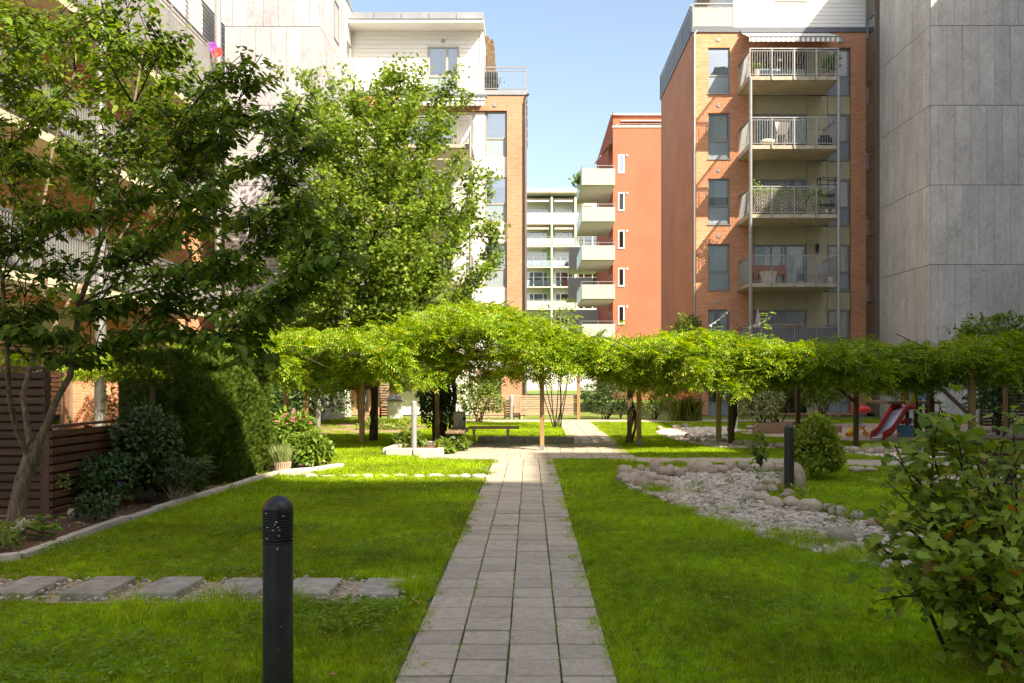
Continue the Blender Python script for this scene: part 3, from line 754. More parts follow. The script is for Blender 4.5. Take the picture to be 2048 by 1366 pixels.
for k, h in enumerate(hol):
    if h[2] < 1.5: continue
    window(fr_, *h, lb, 'frame_warm', (), h[2]+.80, bl2[k], drop=dd[k], w=-.02, sill=False)
    # bright cladding around it
    zb = h[2]; prev = max(.1, zb-.91)
    for a,b in ((B(948),B(970)),(B(970),B(1014))):
        p = MB(); fr_.box(p, a+.006, b-.006, prev+.006, zb-.012, -.03, 0); obj('cladding_panel', p, M['white_clad'], lb)
    for q in range(2):
        p = MB(); fr_.box(p, B(948)+.006, B(970)-.006, zb+.99*q-.006, zb+.98+.99*q-.006, -.03, 0); obj('cladding_panel', p, M['white_clad'], lb)
    d0, d1 = B(800), B(905)
    window(fr_, d0, d1, max(.15,zb-.08), h[3], lb, 'frame_warm', (d0+.8,d0+1.55), None, 'half' if k%2 else None, w=-.02, sill=False)
    for a,b in ((B(700),B(752)),(B(752),d0),(d1,B(948))):
        p = MB(); fr_.box(p, a+.006, b-.006, max(.1,zb-.07), h[3], -.03, 0); obj('cladding_panel', p, M['white_clad'], lb)
    p = MB(); fr_.box(p, B(700)+.006, B(948)-.006, prev+.006, zb-.09, -.03, 0); obj('cladding_panel', p, M['white_clad'], lb)
mb = MB(); fy.box(mb, RECL[0]-.3, RECL[1]+.2, RECL[2]-.1, RECL[3]+.2, -1.3, -1.2); obj('dark_backing', mb, M['room'], lb)
for k in range(4):
    zt = gz(288, 38.2)-FL*k
    balcony(fy, B(742), B(955)-.12, 1.85, zt, lb, 1.14, 'bars')
for u in (B(742)+.08, B(955)-.19):
    p = MB(); p.tube([(u,38.0,0),(u,38.0,12)], .06, 12); obj('support_pillar', p, M['steel'], lb)
# penthouse
QX0, QX1 = LX0, B(967); zq = zt_l+.2; zqt = Z(48)
mb = MB(); mb.box(QX0, QX1, 40.08, 51, zq, Z(40)); obj('penthouse', mb, M['board'], lb)
WW = (B(855), B(918), Z(184), Z(92))
z = zq
while z < zqt+.1:
    spans = [(QX0+.2, QX1-.1)] if (z > WW[3]-.02) else [(QX0+.2,WW[0]-.02),(WW[1]+.02,QX1-.1)]
    for s0,s1 in spans:
        p = MB(); q = [(s0,40.08,z),(s1,40.08,z),(s1,40.052,z+.004),(s0,40.052,z+.004),(s0,40.068,z+.184),(s1,40.068,z+.184)]
        p.add(q, [(0,1,2,3),(3,2,5,4)]); obj('board', p, M['board'], lb)
    z += .188
p = MB(); p.box(QX1-.14,QX1+.02,40.0,40.1,zq,zqt+.15); obj('corner_board', p, M['board'], lb)
f6 = Face('y',40.055,-1)
window(f6, *WW, lb, 'frame_warm', (B(894),), Z(152), 'blind', w=.02, sill=False, drop=.66, fr=.09)
p = MB(); c = (B(886), 40.03, Z(81)); p.tube([(c[0],40.07,c[2]),(c[0],40.02,c[2])], .09, 14); obj('vent', p, M['steel'], lb)
p = MB(); c = (B(990), 40.0, Z(210)); p.tube([(c[0],40.01,c[2]),(c[0],39.97,c[2])], .09, 14); obj('vent', p, M['steel'], lb)
eav = MB(); eav.box(LX0-.1, QX1+.06, 39.1, 51.2, gz(44.5,39.1), gz(38.5,39.1)); obj('eaves', eav, M['white_clad'], lb)
for q in range(5):
    a = LX0+(QX1+.06-LX0)*q/5; b = LX0+(QX1+.06-LX0)*(q+1)/5
    p = MB(); p.box(a+.012, b-.012, 39.06, 39.5, gz(38,39.1), gz(25,39.1)); obj('fascia', p, M['zinc'], lb)
p = MB(); p.box(LX0, QX1, 39.4, 51, gz(38,39.1), gz(28,39.1)); obj('roof', p, M['zinc'], lb)
terrace_rail(fy, QX1+.04, LX1+.02, zq+.03, Z(135), lb, 'bars', w=.0, step=1.9)
terrace_rail(Face('x',LX1,1), 40.1, 50, zq+.03, Z(135), lb, 'bars', w=.03, step=1.9)
aw = thing('awning', 'striped awning half hidden by the maple on the left house', 'awning', (-3, 39, 13.8), 'striped canopies on the top floors')
awning(aw, B(800), B(972), Z(196), Z(196)-.42, 1.0)
aw = thing('screen', 'brown reed screen closing the side of the left roof terrace', 'screen', (B(985), 41, zq), None)
mb = MB()
for q in range(26):
    u = QX1+.06+random.uniform(0,.03)*0; y = 40.4+q*.09; top = Z(62)-.012*q*q*.05
    mb.tube([(QX1+.12+.02*(q%3)+q*.012, y, zq+.05),(QX1+.10+.03*(q%2)-.0*q, y, top-random.uniform(0,.15))], .022, 5)
for q in range(14):
    u = QX1+.08+q*.028; mb.tube([(u+.14,40.35,zq+.1),(u-.0,40.35,Z(62)-.02*q-random.uniform(0,.1))], .016, 5)
obj('reeds', mb, M['bark'], aw, kind='stuff')

# ================================================================== left pale tower
lt = thing('pale_tower', 'pale sunlit fibre cement tower left of the maple', 'building', (-9.6, 37, 0))
A0, A1 = -11.45, gx(640, 34)
mb = MB(); mb.box(A0, A1-.03, 34.03, 40.2, 0, 17.84); obj('wall', mb, M['dark_zinc'], lt)
zl = [-.1, 2.9, 5.87, 8.85, 11.87, 14.82, 17.84]
clad(lt, Face('y',34.03,-1), A0, A1-.03, .578, zl, M['concrete_sun'])
clad(lt, Face('x',A1-.03,1), 34.03, 38.6, .578, zl, M['concrete_sun'])
fq = Face('x',A1-.03,1)
for i in range(6):
    p = MB(); fq.box(p, 38.62, 40.0, zl[i]+.01, zl[i+1]-.01, 0, .02); obj('cladding_panel', p, M['white_clad'], lt)
window(fq, 38.75, 39.85, 13.0, 16.2, lt, 'frame_warm', (), 14.1, None, w=.06, sill=False)
window(fq, 36.4, 37.3, 15.3, 16.9, lt, 'frame', (), None, None, w=.06, sill=False, glass='glass_dark')
p = MB(); p.box(A0-.1,A1+.06,33.95,40.2,17.84,18.0); obj('roof', p, M['zinc'], lt)
p = MB(); p.box(A1+.005,A1+.03,34.05,38.5,.38,.42); p.box(A1+.005,A1+.03,34.05,38.5,.52,.55); obj('base_trim', p, M['dark_zinc'], lt)

# ================================================================== near left house with long balconies
nh = thing('apartment_house', 'brick house with long grey balconies behind the dogwood tree at the left', 'building', (-14, 24, 0))
FX = -12.8
fw = Face('x', FX, 1)
gh = [(16.5,25.6,.1,2.45)]
uh = [(u, u+1.7, z, z+1.5) for z in (4.3,7.3,11.3) for u in (17.5, 21.2, 24.6, 28.4)] + [(u,u+1.3,11.9,13.3) for u in (30.9,34.6)]
mb = MB(); fw.wall(mb, 8, 39.2, 0, 14.4, gh+uh, .16); obj('wall', mb, M['brick'], nh)
for h in uh: window(fw, *h, nh, 'frame', (), None, 'blind' if random.random()<.5 else None, sill=False)
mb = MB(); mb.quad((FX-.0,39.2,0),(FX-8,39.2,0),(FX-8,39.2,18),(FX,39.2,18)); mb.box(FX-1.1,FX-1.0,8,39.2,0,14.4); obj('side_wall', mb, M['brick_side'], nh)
mb = MB(); z = 14.4
while z < 18:
    p = MB(); p.add([(FX,8,z),(FX,39.2,z),(FX+.03,39.2,z+.005),(FX+.03,8,z+.005),(FX+.012,39.2,z+.17),(FX+.012,8,z+.17)], [(0,1,2,3),(3,2,4,5)]); obj('board', p, M['board'], nh); z += .178
p = MB(); p.box(FX-1,FX-.02,8,39.2,14.4,18); obj('upper_wall', p, M['board'], nh)
# ground floor glazing with brown frames
window(fw, 16.6, 25.5, .12, 2.42, nh, 'frame_brown', (18.4,20.2,22.0,23.9,25.0), None, 'half', w=-.06, fr=.09, sill=False, glass='glass')
p = MB(); fw.box(p, 25.62, 28.2, .0, 3.4, .01, .30); obj('brick_pier', p, M['brick'], nh)
p = MB(); fw.box(p, 14, 33.8, 2.5, 3.55, .0, .012); obj('render_band', p, M['soffit'], nh)
# long balconies: slab, sheet panels with upright bars
for zt, band, y0, y1 in ((4.05,1.15,13,32.6),(7.4,1.15,13,32.6),(10.85,2.35,13,32.8)):
    mb = MB(); mb.box(FX+.01, -11.15, y0, y1, zt-.30, zt); s = obj('balcony', mb, M['soffit'], nh)
    r = MB(); r.bar((-11.1,y0,zt+band),(-11.1,y1,zt+band),.06,.06); r.bar((-11.1,y0,zt+band-.16),(-11.1,y1,zt+band-.16),.03,.03); r.bar((-11.1,y0,zt+.03),(-11.1,y1,zt+.03),.05,.05)
    rl = obj('railing', r, M['dark_zinc'], s)
    g = MB(); y = y0
    while y < y1:
        g.box(-11.115,-11.085,y-.012,y+.012,zt+.03,zt+band-.02); y += .12
    for yy in (13.5,17.7,23.0,25.2,28.0,31.2): g.box(-11.12,-11.06,yy-.06,yy+.06,zt-.2,zt+band)
    obj('railing_bars', g, M['steel'], s, kind='stuff')
    q = y0
    while q < y1:
        p = MB(); p.box(-11.20,-11.17,q+.01,min(q+1.18,y1)-.01,zt-.02,zt+band-.2); obj('panel', p, M['rail_panel'], s); q += 1.18
for y, r_ in ((23.2,.14),(31.95,.115),(15.2,.14)):
    p = MB(); p.tube([(-11.0,y,0),(-11.0,y,18)], r_, 18); obj('support_pillar', p, M['steel'], nh)
p = MB(); p.box(FX,-10.9,12,33.8,-.02,.10); obj('terrace_floor', p, M['deck'], nh)

# ================================================================== orange-red house further back
rh = thing('apartment_house', 'orange rendered house with frosted glass balconies between the brick houses', 'building', (10, 75, 0))
RD = 69.4
def RX(px): return gx(px, RD)
def RZ(py): return gz(py, RD)
rx0, rx1 = RX(1226), RX(1345); rzt = RZ(255)
fr2 = Face('y', RD, -1)
wins = [(RX(1236),RX(1249),RZ(346+75.6*k)-.0,RZ(309+75.6*k)) for k in range(6)]
mb = MB(); fr2.wall(mb, rx0, rx1, 0, rzt, wins, .15); mb.quad((rx0,RD,rzt),(rx1,RD,rzt),(rx1,86.5,rzt),(rx0,86.5,rzt)); obj('wall', mb, M['red_render'], rh)
zroof = gz(222, RD)
mb = MB(); mb.quad((rx0,RD,0),(rx0,86.5,0),(rx0,86.5,zroof),(rx0,RD,zroof)); mb.quad((rx0,86.5,0),(rx1,86.5,0),(rx1,86.5,rzt),(rx0,86.5,rzt)); mb.quad((rx0+.01,RD+.01,rzt),(rx0+.01,86.4,rzt),(rx0+.01,86.4,zroof),(rx0+.01,RD+.01,zroof))
obj('side_wall', mb, M['red_dark'], rh)
for k, w_ in enumerate(wins):
    window(fr2, *w_, rh, 'frame_white', (), None, 'blind' if k in (0,1) else None, w=.03, sill=True, fr=.09, glass='glass' if k == 0 else 'glass_dark')
    p = MB(); p.box(RX(1252.5), RX(1256), RD-.06, RD-.001, RZ(312.5+75.6*k), RZ(309+75.6*k)); obj('wall_lamp', p, M['frame_white'], rh)
p = MB(); fr2.box(p, rx0-.05, rx1, rzt, rzt+.12, -.3, .06); obj('cornice', p, M['white_far'], rh)
terrace_rail(fr2, rx0+.3, rx1, rzt+.12, RZ(247), rh, 'bars', w=-.1, step=2)
p = MB(); p.box(rx0+.05, rx1+4, RD+1.2, 86, rzt, zroof-.02); obj('penthouse', p, M['red_render'], rh)
p = MB(); p.box(rx0-.03, rx1+4, RD+1.0, 86.6, zroof, zroof+.12); obj('roof', p, M['white_far'], rh)
p = MB(); p.add([(rx0+.6,RD+2.1,gz(238,RD+2)),(rx1,RD+2.1,gz(238,RD+2)),(rx1-.5,RD+.8,gz(243,RD+1)),(rx0+.8,RD+.8,gz(243,RD+1))],[(0,1,2,3)]); p.box(rx0+.7,rx1-.4,RD+.76,RD+.84,gz(244,RD+1),gz(242,RD+1)); obj('canopy', p, M['awning_cream'], rh)
fl2 = Face('x', rx0, -1)
for k in range(5):
    ztop = gz(335+78.2*k if k else 336, 66.8)
    y0, y1 = 66.6, 70.8
    bx0, bx1 = gx(1163,67), gx(1229,67)
    ft_, fb_ = [(337,370),(414,443),(491,520),(569,598),(648,676)][k]
    zf = gz(ft_,66.6); zb_ = gz(fb_,66.6)
    mb = MB(); mb.box(bx0, bx1, 66.7, 73.2, zb_-.05, zb_+.05); s = obj('balcony', mb, M['white_far'], rh)
    for a,b,c,d in ((bx0,bx1,66.6,66.64),(bx0-.03,bx0+.01,66.65,73.2),(bx1-.02,bx1+.01,66.65,69.3)):
        p = MB(); p.box(a,b,c,d,zb_+.02,zf); obj('glass_front', p, M['balc_glass'], s)
    r = MB(); zr = zf+.22; pts = [(bx0,73.2,zr),(bx0,66.62,zr),(bx1,66.62,zr),(bx1,69.3,zr)]
    for a,b in zip(pts[:-1],pts[1:]): r.bar(a,b,.04,.04)
    for x_ in (bx0,(bx0+bx1)/2,bx1): r.bar((x_,66.62,zf-.1),(x_,66.62,zr),.035,.035)
    obj('railing', r, M['steel'], s)
    window(fl2, 70.0, 73.5, zb_+.05, zb_+2.2, rh, 'frame', (71.7,), None, None, w=.03, sill=False, glass='glass_dark')
sh = thing('awning', 'grey tilted awning above the topmost balcony of the orange house', 'awning', (5.6,71,18))
p = MB(); a0 = gx(1200,71); p.add([(rx0-.05,70,gz(290,71)),(rx0-.05,73.5,gz(296,73)),(rx0-1.1,73.3,gz(325,73)),(rx0-.9,70,gz(318,71))],[(0,1,2,3)]); p.bar((rx0-.05,70,gz(290,71)),(rx0-.05,73.5,gz(296,73)),.1,.1); p.bar((rx0-.9,70,gz(318,71)),(rx0-1.1,73.3,gz(325,73)),.08,.08); obj('fabric', p, M['rail_panel'], sh)

# ================================================================== far white house with loggias
wh = thing('apartment_house', 'far white house of stacked loggias closing the gap between the brick and orange houses', 'building', (3, 128, 0))
WD = 123.0
def WX(px): return gx(px, WD)
def WZ(py): return gz(py, WD)
fwh = Face('y', WD, -1)
a0, a1 = WX(1040), WX(1200)
p = MB(); p.box(a0, a1, WD+1.6, WD+12, 0, WZ(392)); obj('wall', p, M['white_far'], wh)
p = MB(); p.box(a0, a1-1.2, WD-.5, WD+11, WZ(386), WZ(383)); p.box(a0, a1-2.0, WD+.8, WD+11, WZ(378), WZ(374)); obj('roof', p, M['white_far'], wh)
p = MB(); p.box(a0, a1-2.2, WD+1.2, WD+10, WZ(383), WZ(378)); obj('roof_slats', p, M['slat_pale'], wh)
rows = [(418,400,452),(478,452,500),(522,500,545),(562,545,590),(610,590,640)]
frts = ['white_far','balc_glass',None,None,'balc_glass']
slabY = [447,492,533,573,616,660]
mids = [(1050,1101),(1106,1200)]
bacz = fwh
levels = [(392,447),(447,492),(492,533),(533,573),(573,617),(617,665)]
for i,(t,b) in enumerate(levels):
    zb, zt_ = WZ(b), WZ(t)
    p = MB(); p.box(a0,a1,WD-.1,WD+1.6,zb-.14,zb+.02); s = obj('loggia', p, M['white_far'], wh)
    for j,(u0,u1) in enumerate(((1048,1102),(1106,1150),(1152,1200))):
        x0_,x1_ = WX(u0),WX(u1)
        hgt = min(zt_-zb-.45, 2.2)
        window(Face('y',WD+1.58,-1), x0_+.35, x1_-.25, zb+.05, zb+hgt, wh, 'frame_white', (x0_+(x1_-x0_)*.36, x0_+(x1_-x0_)*.72), None, 'half' if (i+j)%2 else None, w=.06, sill=False, fr=.10, glass='glass_dark')
        fz = {0:(WZ(419) if i==0 else None)}.get(i)
        if i == 0: mm, top = 'white_far', zb+1.42
        elif i in (1,4,5): mm, top = 'balc_glass', zb+1.05
        else: mm, top = 'glass', zb+.85
        if j < 2 or i in (0,):
            p = MB(); p.box(x0_+.02, x1_-.05, WD-.16, WD-.11, zb-.1 if i==0 else zb+.06, top); obj('loggia_front', p, M[mm], s)
        r = MB(); r.bar((x0_,WD-.14,zb+1.25),(x1_,WD-.14,zb+1.25),.05,.05)
        n_ = 3
        for q in range(n_+1): r.bar((x0_+(x1_-x0_)*q/n_,WD-.14,zb),(x0_+(x1_-x0_)*q/n_,WD-.14,zb+1.25),.04,.04)
        if i: obj('railing', r, M['steel'], s)
        if i in (0,1) :
            p = MB(); p.add([(x0_+.2,WD+1.0,zt_-.28),(x1_-.3,WD+1.0,zt_-.28),(x1_-.3,WD+.0,zt_-.62),(x0_+.2,WD+.0,zt_-.62)],[(0,1,2,3)]); p.box(x0_+.2,x1_-.3,WD-.03,WD+.02,zt_-.78,zt_-.58); obj('canopy', p, M['awning_cream'], s)
    for u in (1103.5,1151):
        p = MB(); p.box(WX(u)-.12, WX(u)+.12, WD-.08, WD+1.6, zb+.02, zt_-.14); obj('party_fin', p, M['fin_pale'], s)
    if i in (1,2,3,4):
        p = MB(); p.box(WX(1094), WX(1102), WD+.6, WD+.7, zb+.03, zt_-.2); obj('green_wall', p, M['green_fin'], s)
# grey glass balconies of the orange house's rear, half way
for k,(px0,px1,t,b) in enumerate(((1138,1172,494,534),(1136,1168,556,594),(1138,1190,620,668))):
    mb = MB(); d = 84
    mb.box(gx(px0,d),rx0,d,d+5,gz(b,d)-.1,gz(b,d)); s = obj('balcony', mb, M['white_far'], rh)
    p = MB(); p.box(gx(px0,d),gx(px1+18,d),d-.05,d,gz(b,d),gz(t,d)); obj('glass_front', p, M['rail_panel'], s)
# ================================================================== foliage tools
def norm(a): return a/np.maximum(np.linalg.norm(a, axis=-1, keepdims=True), 1e-9)
def leaf_arrays(P, axis, up, size, tv, tf):
    """one mesh of many leaves: P base points, axis = leaf direction, up = rough normal"""
    n = len(P); X = norm(axis); Zv = up - X*np.sum(up*X, -1, keepdims=True); Zv = norm(Zv); Y = np.cross(Zv, X)
    tv = np.asarray(tv, float); size = np.broadcast_to(np.asarray(size, float).reshape(-1,1,1), (n,1,1))
    V = P[:,None,:] + size*(tv[None,:,0:1]*X[:,None,:] + tv[None,:,1:2]*Y[:,None,:] + tv[None,:,2:3]*Zv[:,None,:])
    return V.reshape(-1,3), len(tv), n
def faces_np(name, V, nv, n, tf, smooth=True):
    me = bpy.data.meshes.new(name); me.vertices.add(len(V)); me.vertices.foreach_set('co', V.astype(np.float32).ravel())
    lens = np.array([len(f) for f in tf]); flat = np.concatenate([np.array(f) for f in tf])
    loops = (flat[None,:] + nv*np.arange(n)[:,None]).ravel().astype(np.int32)
    tot = np.tile(lens, n); start = np.concatenate([[0], np.cumsum(tot)[:-1]]).astype(np.int32)
    me.loops.add(len(loops)); me.loops.foreach_set('vertex_index', loops)
    me.polygons.add(len(tot)); me.polygons.foreach_set('loop_start', start)
    me.polygons.foreach_set('use_smooth', np.full(len(tot), smooth)); me.update(calc_edges=True); me.validate(); return me
def cloud(name, mat, P, axis, up, size, T, parent=None, kind='stuff'):
    tv, tf = T; V, nv, n = leaf_arrays(np.asarray(P,float), np.asarray(axis,float), np.asarray(up,float), size, tv, tf)
    return raw(name, faces_np(name, V, nv, n, tf), mat, parent, kind=kind)
def rdir(n, zmin=-1, zmax=1):
    z = rng.uniform(zmin, zmax, n); a = rng.uniform(0, 2*np.pi, n); r = np.sqrt(np.maximum(0,1-z*z)); return np.stack([r*np.cos(a), r*np.sin(a), z], 1)

OVATE = ([(0,0,0),(.28,.24,.07),(.28,-.24,.07),(.62,.22,.05),(.62,-.22,.05),(1,0,-.10),(.28,0,0),(.62,0,-.02)], [(0,6,1),(0,2,6),(6,7,3,1),(6,2,4,7),(7,5,3),(7,4,5)])
DIAM = ([(0,0,0),(.45,.27,.06),(.45,-.27,.06),(1,0,-.06)], [(0,3,1),(0,2,3)])
NARROW = ([(0,0,0),(.45,.13,.03),(.45,-.13,.03),(1,0,-.08)], [(0,3,1),(0,2,3)])
STAR = ([(0,0,0),(.25,.45,.05),(.42,.20,0),(.8,.38,.0),(.62,.10,.03),(1,0,-.08),(.62,-.10,.03),(.8,-.38,0),(.42,-.20,0),(.25,-.45,.05)], [(0,2,1),(0,4,2),(2,4,3),(0,5,4),(0,6,5),(0,8,6),(6,8,7),(0,9,8)])
def compound(k=5):
    v = []; f = []
    for i in range(k):
        t = .12+.76*i/(k-1)
        for sgn in (1,-1):
            b = len(v); l = .30*(1-.35*abs(t-.5)); dx = .45*l; dy = sgn*l
            z = -.22*t*t
            v += [(t,0,z),(t+dx*.5-.058,dy*.5,z+.02),(t+dx*.5+.062,dy*.5,z+.02),(t+dx,dy,z-.06)]; f += [(b,b+2,b+3,b+1)] if sgn>0 else [(b,b+1,b+3,b+2)]
    b = len(v); v += [(.86,0,-.16),(1.0,.05,-.21),(1.0,-.05,-.21),(1.2,0,-.30)]; f += [(b,b+2,b+3,b+1)]
    return v, f
COMP = compound()
def spray():
    v = []; f = []
    for i in range(7):
        a = math.radians(-66+22*i); l = 1-.35*abs(i-3)/3; b = len(v)
        c, s_ = math.cos(a), math.sin(a); x0 = .1*i/7
        v += [(0,0,0),(l*.5*c-.06*s_,l*.5*s_+.06*c,.03),(l*.5*c+.06*s_,l*.5*s_-.06*c,.03),(l*c,l*s_,-.05)]; f += [(b,b+2,b+3,b+1)]
    return v, f
SPRAY = spray()

def limb_path(a, b, sag=0.0, n=6, wob=.05, R=random):
    a = Vector(a); b = Vector(b); L_ = (b-a).length; out = []
    o1 = Vector((R.uniform(-1,1),R.uniform(-1,1),R.uniform(-1,1)))*wob*L_
    for i in range(n+1):
        t = i/n; p = a.lerp(b,t) + o1*math.sin(math.pi*t) + Vector((0,0,sag*L_*math.sin(math.pi*t)))
        out.append(p)
    return out
def path_at(pts, t):
    f = t*(len(pts)-1); i = min(int(f), len(pts)-2); return pts[i].lerp(pts[i+1], f-i)

def bush(name, label, cat, c, r, n, leaf, mat, size, group=None, stems=True, flat=.0, shell=.55, flowers=None, kind_leaf=None, up=.6, lump=.25):
    """leafy shrub: stems from the base, leaves in uneven clumps through the volume"""
    t = thing(name, label, cat, (c[0],c[1],0), group); R = random.Random(int(abs(c[0]*91+c[1]*37)*10)); ng = np.random.default_rng(int(abs(c[0]*91+c[1]*37)*10))
    C = np.array(c); r = np.array(r)
    k = 22; cl = rdir(k,-.55,1)*ng.uniform(.35,.95,(k,1))*r + C
    cw = ng.uniform(.22,.45,k)
    idx = ng.integers(0,k,n); D = ng.normal(size=(n,3)); D = D/np.linalg.norm(D,axis=1,keepdims=True)*ng.uniform(.25,1,(n,1))**.5
    P = cl[idx] + D*(cw[idx][:,None]*r)
    m = int(n*shell); Dm = rdir(m,-.6,1); P[:m] = C + Dm*r*(.78+.22*ng.random((m,1)))*(1+lump*np.sin(Dm[:,0:1]*5+Dm[:,2:3]*4+c[0])*.6)
    P = P[P[:,2] > .03]; n = len(P)
    out = norm(P-C); ax = out*.8 + ng.normal(size=(n,3))*.6 + np.array([0,0,-.25]); u = out*.5 + np.array([0,0,up]) + ng.normal(size=(n,3))*.35
    cloud('foliage', mat, P, ax, u, size*ng.uniform(.7,1.25,n), leaf, t)
    if stems:
        mb = MB()
        for i in range(9):
            e = cl[R.randrange(k)]; mb.tube(limb_path((c[0]+R.uniform(-.15,.15)*r[0], c[1]+R.uniform(-.15,.15)*r[1], -.02), e, .05, 5, .08, R), [.022,.02,.017,.014,.010,.006], 5)
        obj('stems', mb, M['bark_dark'], t, kind='stuff')
    if flowers:
        fm, fn, fs, zr = flowers; Dm = rdir(fn, zr, 1); Pf = C + Dm*r*ng.uniform(.92,1.1,(fn,1))
        cloud('blossoms', fm, np.repeat(Pf,5,0)+ng.normal(size=(fn*5,3))*fs*.25, rdir(fn*5,-.3,1), rdir(fn*5,.2,1), fs, DIAM, t)
    return t

# ================================================================== dogwood tree at the left
dg = thing('dogwood_tree', 'spreading dogwood tree with a leaning pale trunk in the flower bed', 'tree', (-5.32, 9.4, 0))
TD = 9.4
def dp(px, py, d): return Vector((gx(px,d), d, gz(py,d)))
mb = MB()
trunk = [dp(28,1072,9.4)+Vector((0,0,-.05)), dp(34,1020,9.4), dp(46,960,9.4), dp(62,915,9.42), dp(76,890,9.45)]
mb.tube(trunk, [.105,.085,.076,.078,.066], 12)
stems = [
 ([dp(70,900,9.42),dp(98,840,9.45),dp(112,800,9.5),dp(140,752,9.45),dp(150,690,9.4),dp(158,610,9.4),dp(196,500,9.3),dp(230,380,9.5),dp(268,210,9.6),dp(300,20,9.7)],[.066,.056,.052,.048,.046,.040,.032,.024,.017,.008]),
 ([dp(62,905,9.4),dp(55,850,9.55),dp(46,790,9.7),dp(62,730,9.8),dp(80,650,9.9),dp(92,560,10),dp(82,440,10.1),dp(105,300,10.2),dp(150,140,10.3),dp(160,-60,10.4)],[.052,.048,.042,.038,.034,.03,.026,.02,.014,.007]),
 ([dp(56,915,9.4),dp(30,850,9.2),dp(18,790,9.0),dp(14,700,8.8),dp(5,560,8.6),dp(-40,380,8.6),dp(-60,180,8.7),dp(-40,-40,8.9)],[.044,.040,.036,.032,.026,.02,.014,.007]),
 ([dp(64,730,9.8),dp(100,670,10.2),dp(140,600,10.6),dp(210,520,11),dp(270,430,11.3),dp(300,330,11.4),dp(350,200,11.5)],[.032,.03,.027,.023,.018,.012,.006])]
for p, r in stems: mb.tube(p, [q*.72 for q in r], 8)
obj('trunk', mb, M['bark'], dg)
tips = [(330,70,9.2),(250,-20,9.5),(190,60,8.6),(120,20,9.4),(60,70,8.4),(20,30,10),(130,110,10.8),(240,130,11.0),(60,180,9),(10,150,11),
        (320,180,10.2),(230,230,9),(120,210,8.8),(30,260,8.5),(300,120,10.6),(410,150,9.6),(475,165,9.1),(515,160,9.0),(430,230,9.8),(480,215,9.0),(350,240,8.7),(250,300,9.2),(400,285,8.8),(470,275,8.7),
        (590,250,8.6),(610,290,8.5),(540,330,8.8),(560,250,9.2),(450,350,9.6),(330,330,9.9),(180,330,8.8),(80,340,8.6),(20,370,9.2),(-30,300,9),
        (575,370,8.7),(640,445,8.3),(600,420,8.9),(520,440,8.6),(430,450,9.2),(370,400,8.4),(280,400,8.9),(190,420,8.5),(100,430,8.7),(20,450,9),
        (680,530,8.1),(655,490,8.3),(620,545,8.4),(560,500,9.0),(480,530,8.7),(400,520,8.3),(310,500,8.7),(230,520,8.4),(140,520,8.8),(50,540,8.7),(-20,480,8.9),
        (600,585,8.3),(550,610,8.4),(470,600,8.6),(520,650,8.3),(400,610,8.8),(330,590,8.5),(250,620,8.5),(170,620,8.3),(60,620,8.7),(10,600,9.1),(470,690,8.3),(410,700,8.6),
        (510,735,8.3),(330,680,8.6),(270,690,8.7),(200,700,8.6),(150,735,8.5),(90,690,8.7),(20,680,8.5),(-60,640,8.7),(-80,500,8.8),
        (380,330,10.6),(290,260,11.2),(420,400,10.7),(200,170,11.3),(340,450,11),(150,300,11.2),(60,120,11.2),(500,560,10.2),(420,560,10.6)]
tips += [(30,20,11.8),(90,60,12.2),(160,40,12),(230,90,12.3),(300,110,12),(20,120,12.4),(100,160,12.1),(180,170,12.4),(260,190,12.2),(340,230,12),(410,210,11.7),(60,230,12.2),(140,250,12.4),(220,280,12.3),(300,300,12.1),(390,320,11.9),(470,330,11.4),(20,300,12),(90,340,12.2),(170,370,12.2),(250,380,12.2),(330,390,12),(440,400,11.6),(40,420,12),(120,440,12.2),(210,450,12.2),(300,470,12),(400,470,11.6),(500,450,11),(70,90,11.3),(210,20,11.4),(320,170,11.5),(380,270,11.2),(450,240,10.9),(10,200,11.2),(120,320,11.3)]
LP = []; LA = []; LU = []; tw = MB()
joints = [(Vector(q), p, i) for p, r in stems for i, q in enumerate(p) if q.z > 1.7]
def sub_leaves(path, t0, dens, droop=.35):
    L_ = sum((path[i+1]-path[i]).length for i in range(len(path)-1)); n = int(dens*L_*(1-t0))
    for q in range(n):
        t = t0+(1-t0)*random.random()**.8; p = path_at(path,t); d = (path_at(path,min(1,t+.05))-path_at(path,max(0,t-.05)))
        if d.length < 1e-6: continue
        d.normalize(); side = Vector((-d.y,d.x,0)); 
        if side.length < .05: side = Vector((1,0,0))
        side.normalize(); s_ = random.choice((-1,1)); off = side*s_*random.uniform(.0,.13)+Vector((0,0,random.uniform(-.05,.05)))
        LP.append(p+off); ax = side*s_*random.uniform(.3,1)+d*random.uniform(.1,.9)+Vector((0,0,-random.uniform(.15,.2+droop*2))); LA.append(ax)
        LU.append(Vector((random.gauss(0,.25),random.gauss(0,.25)-.1,1)))
tips.sort(key=lambda t: min((j[0]-dp(*t)).length for j in joints))
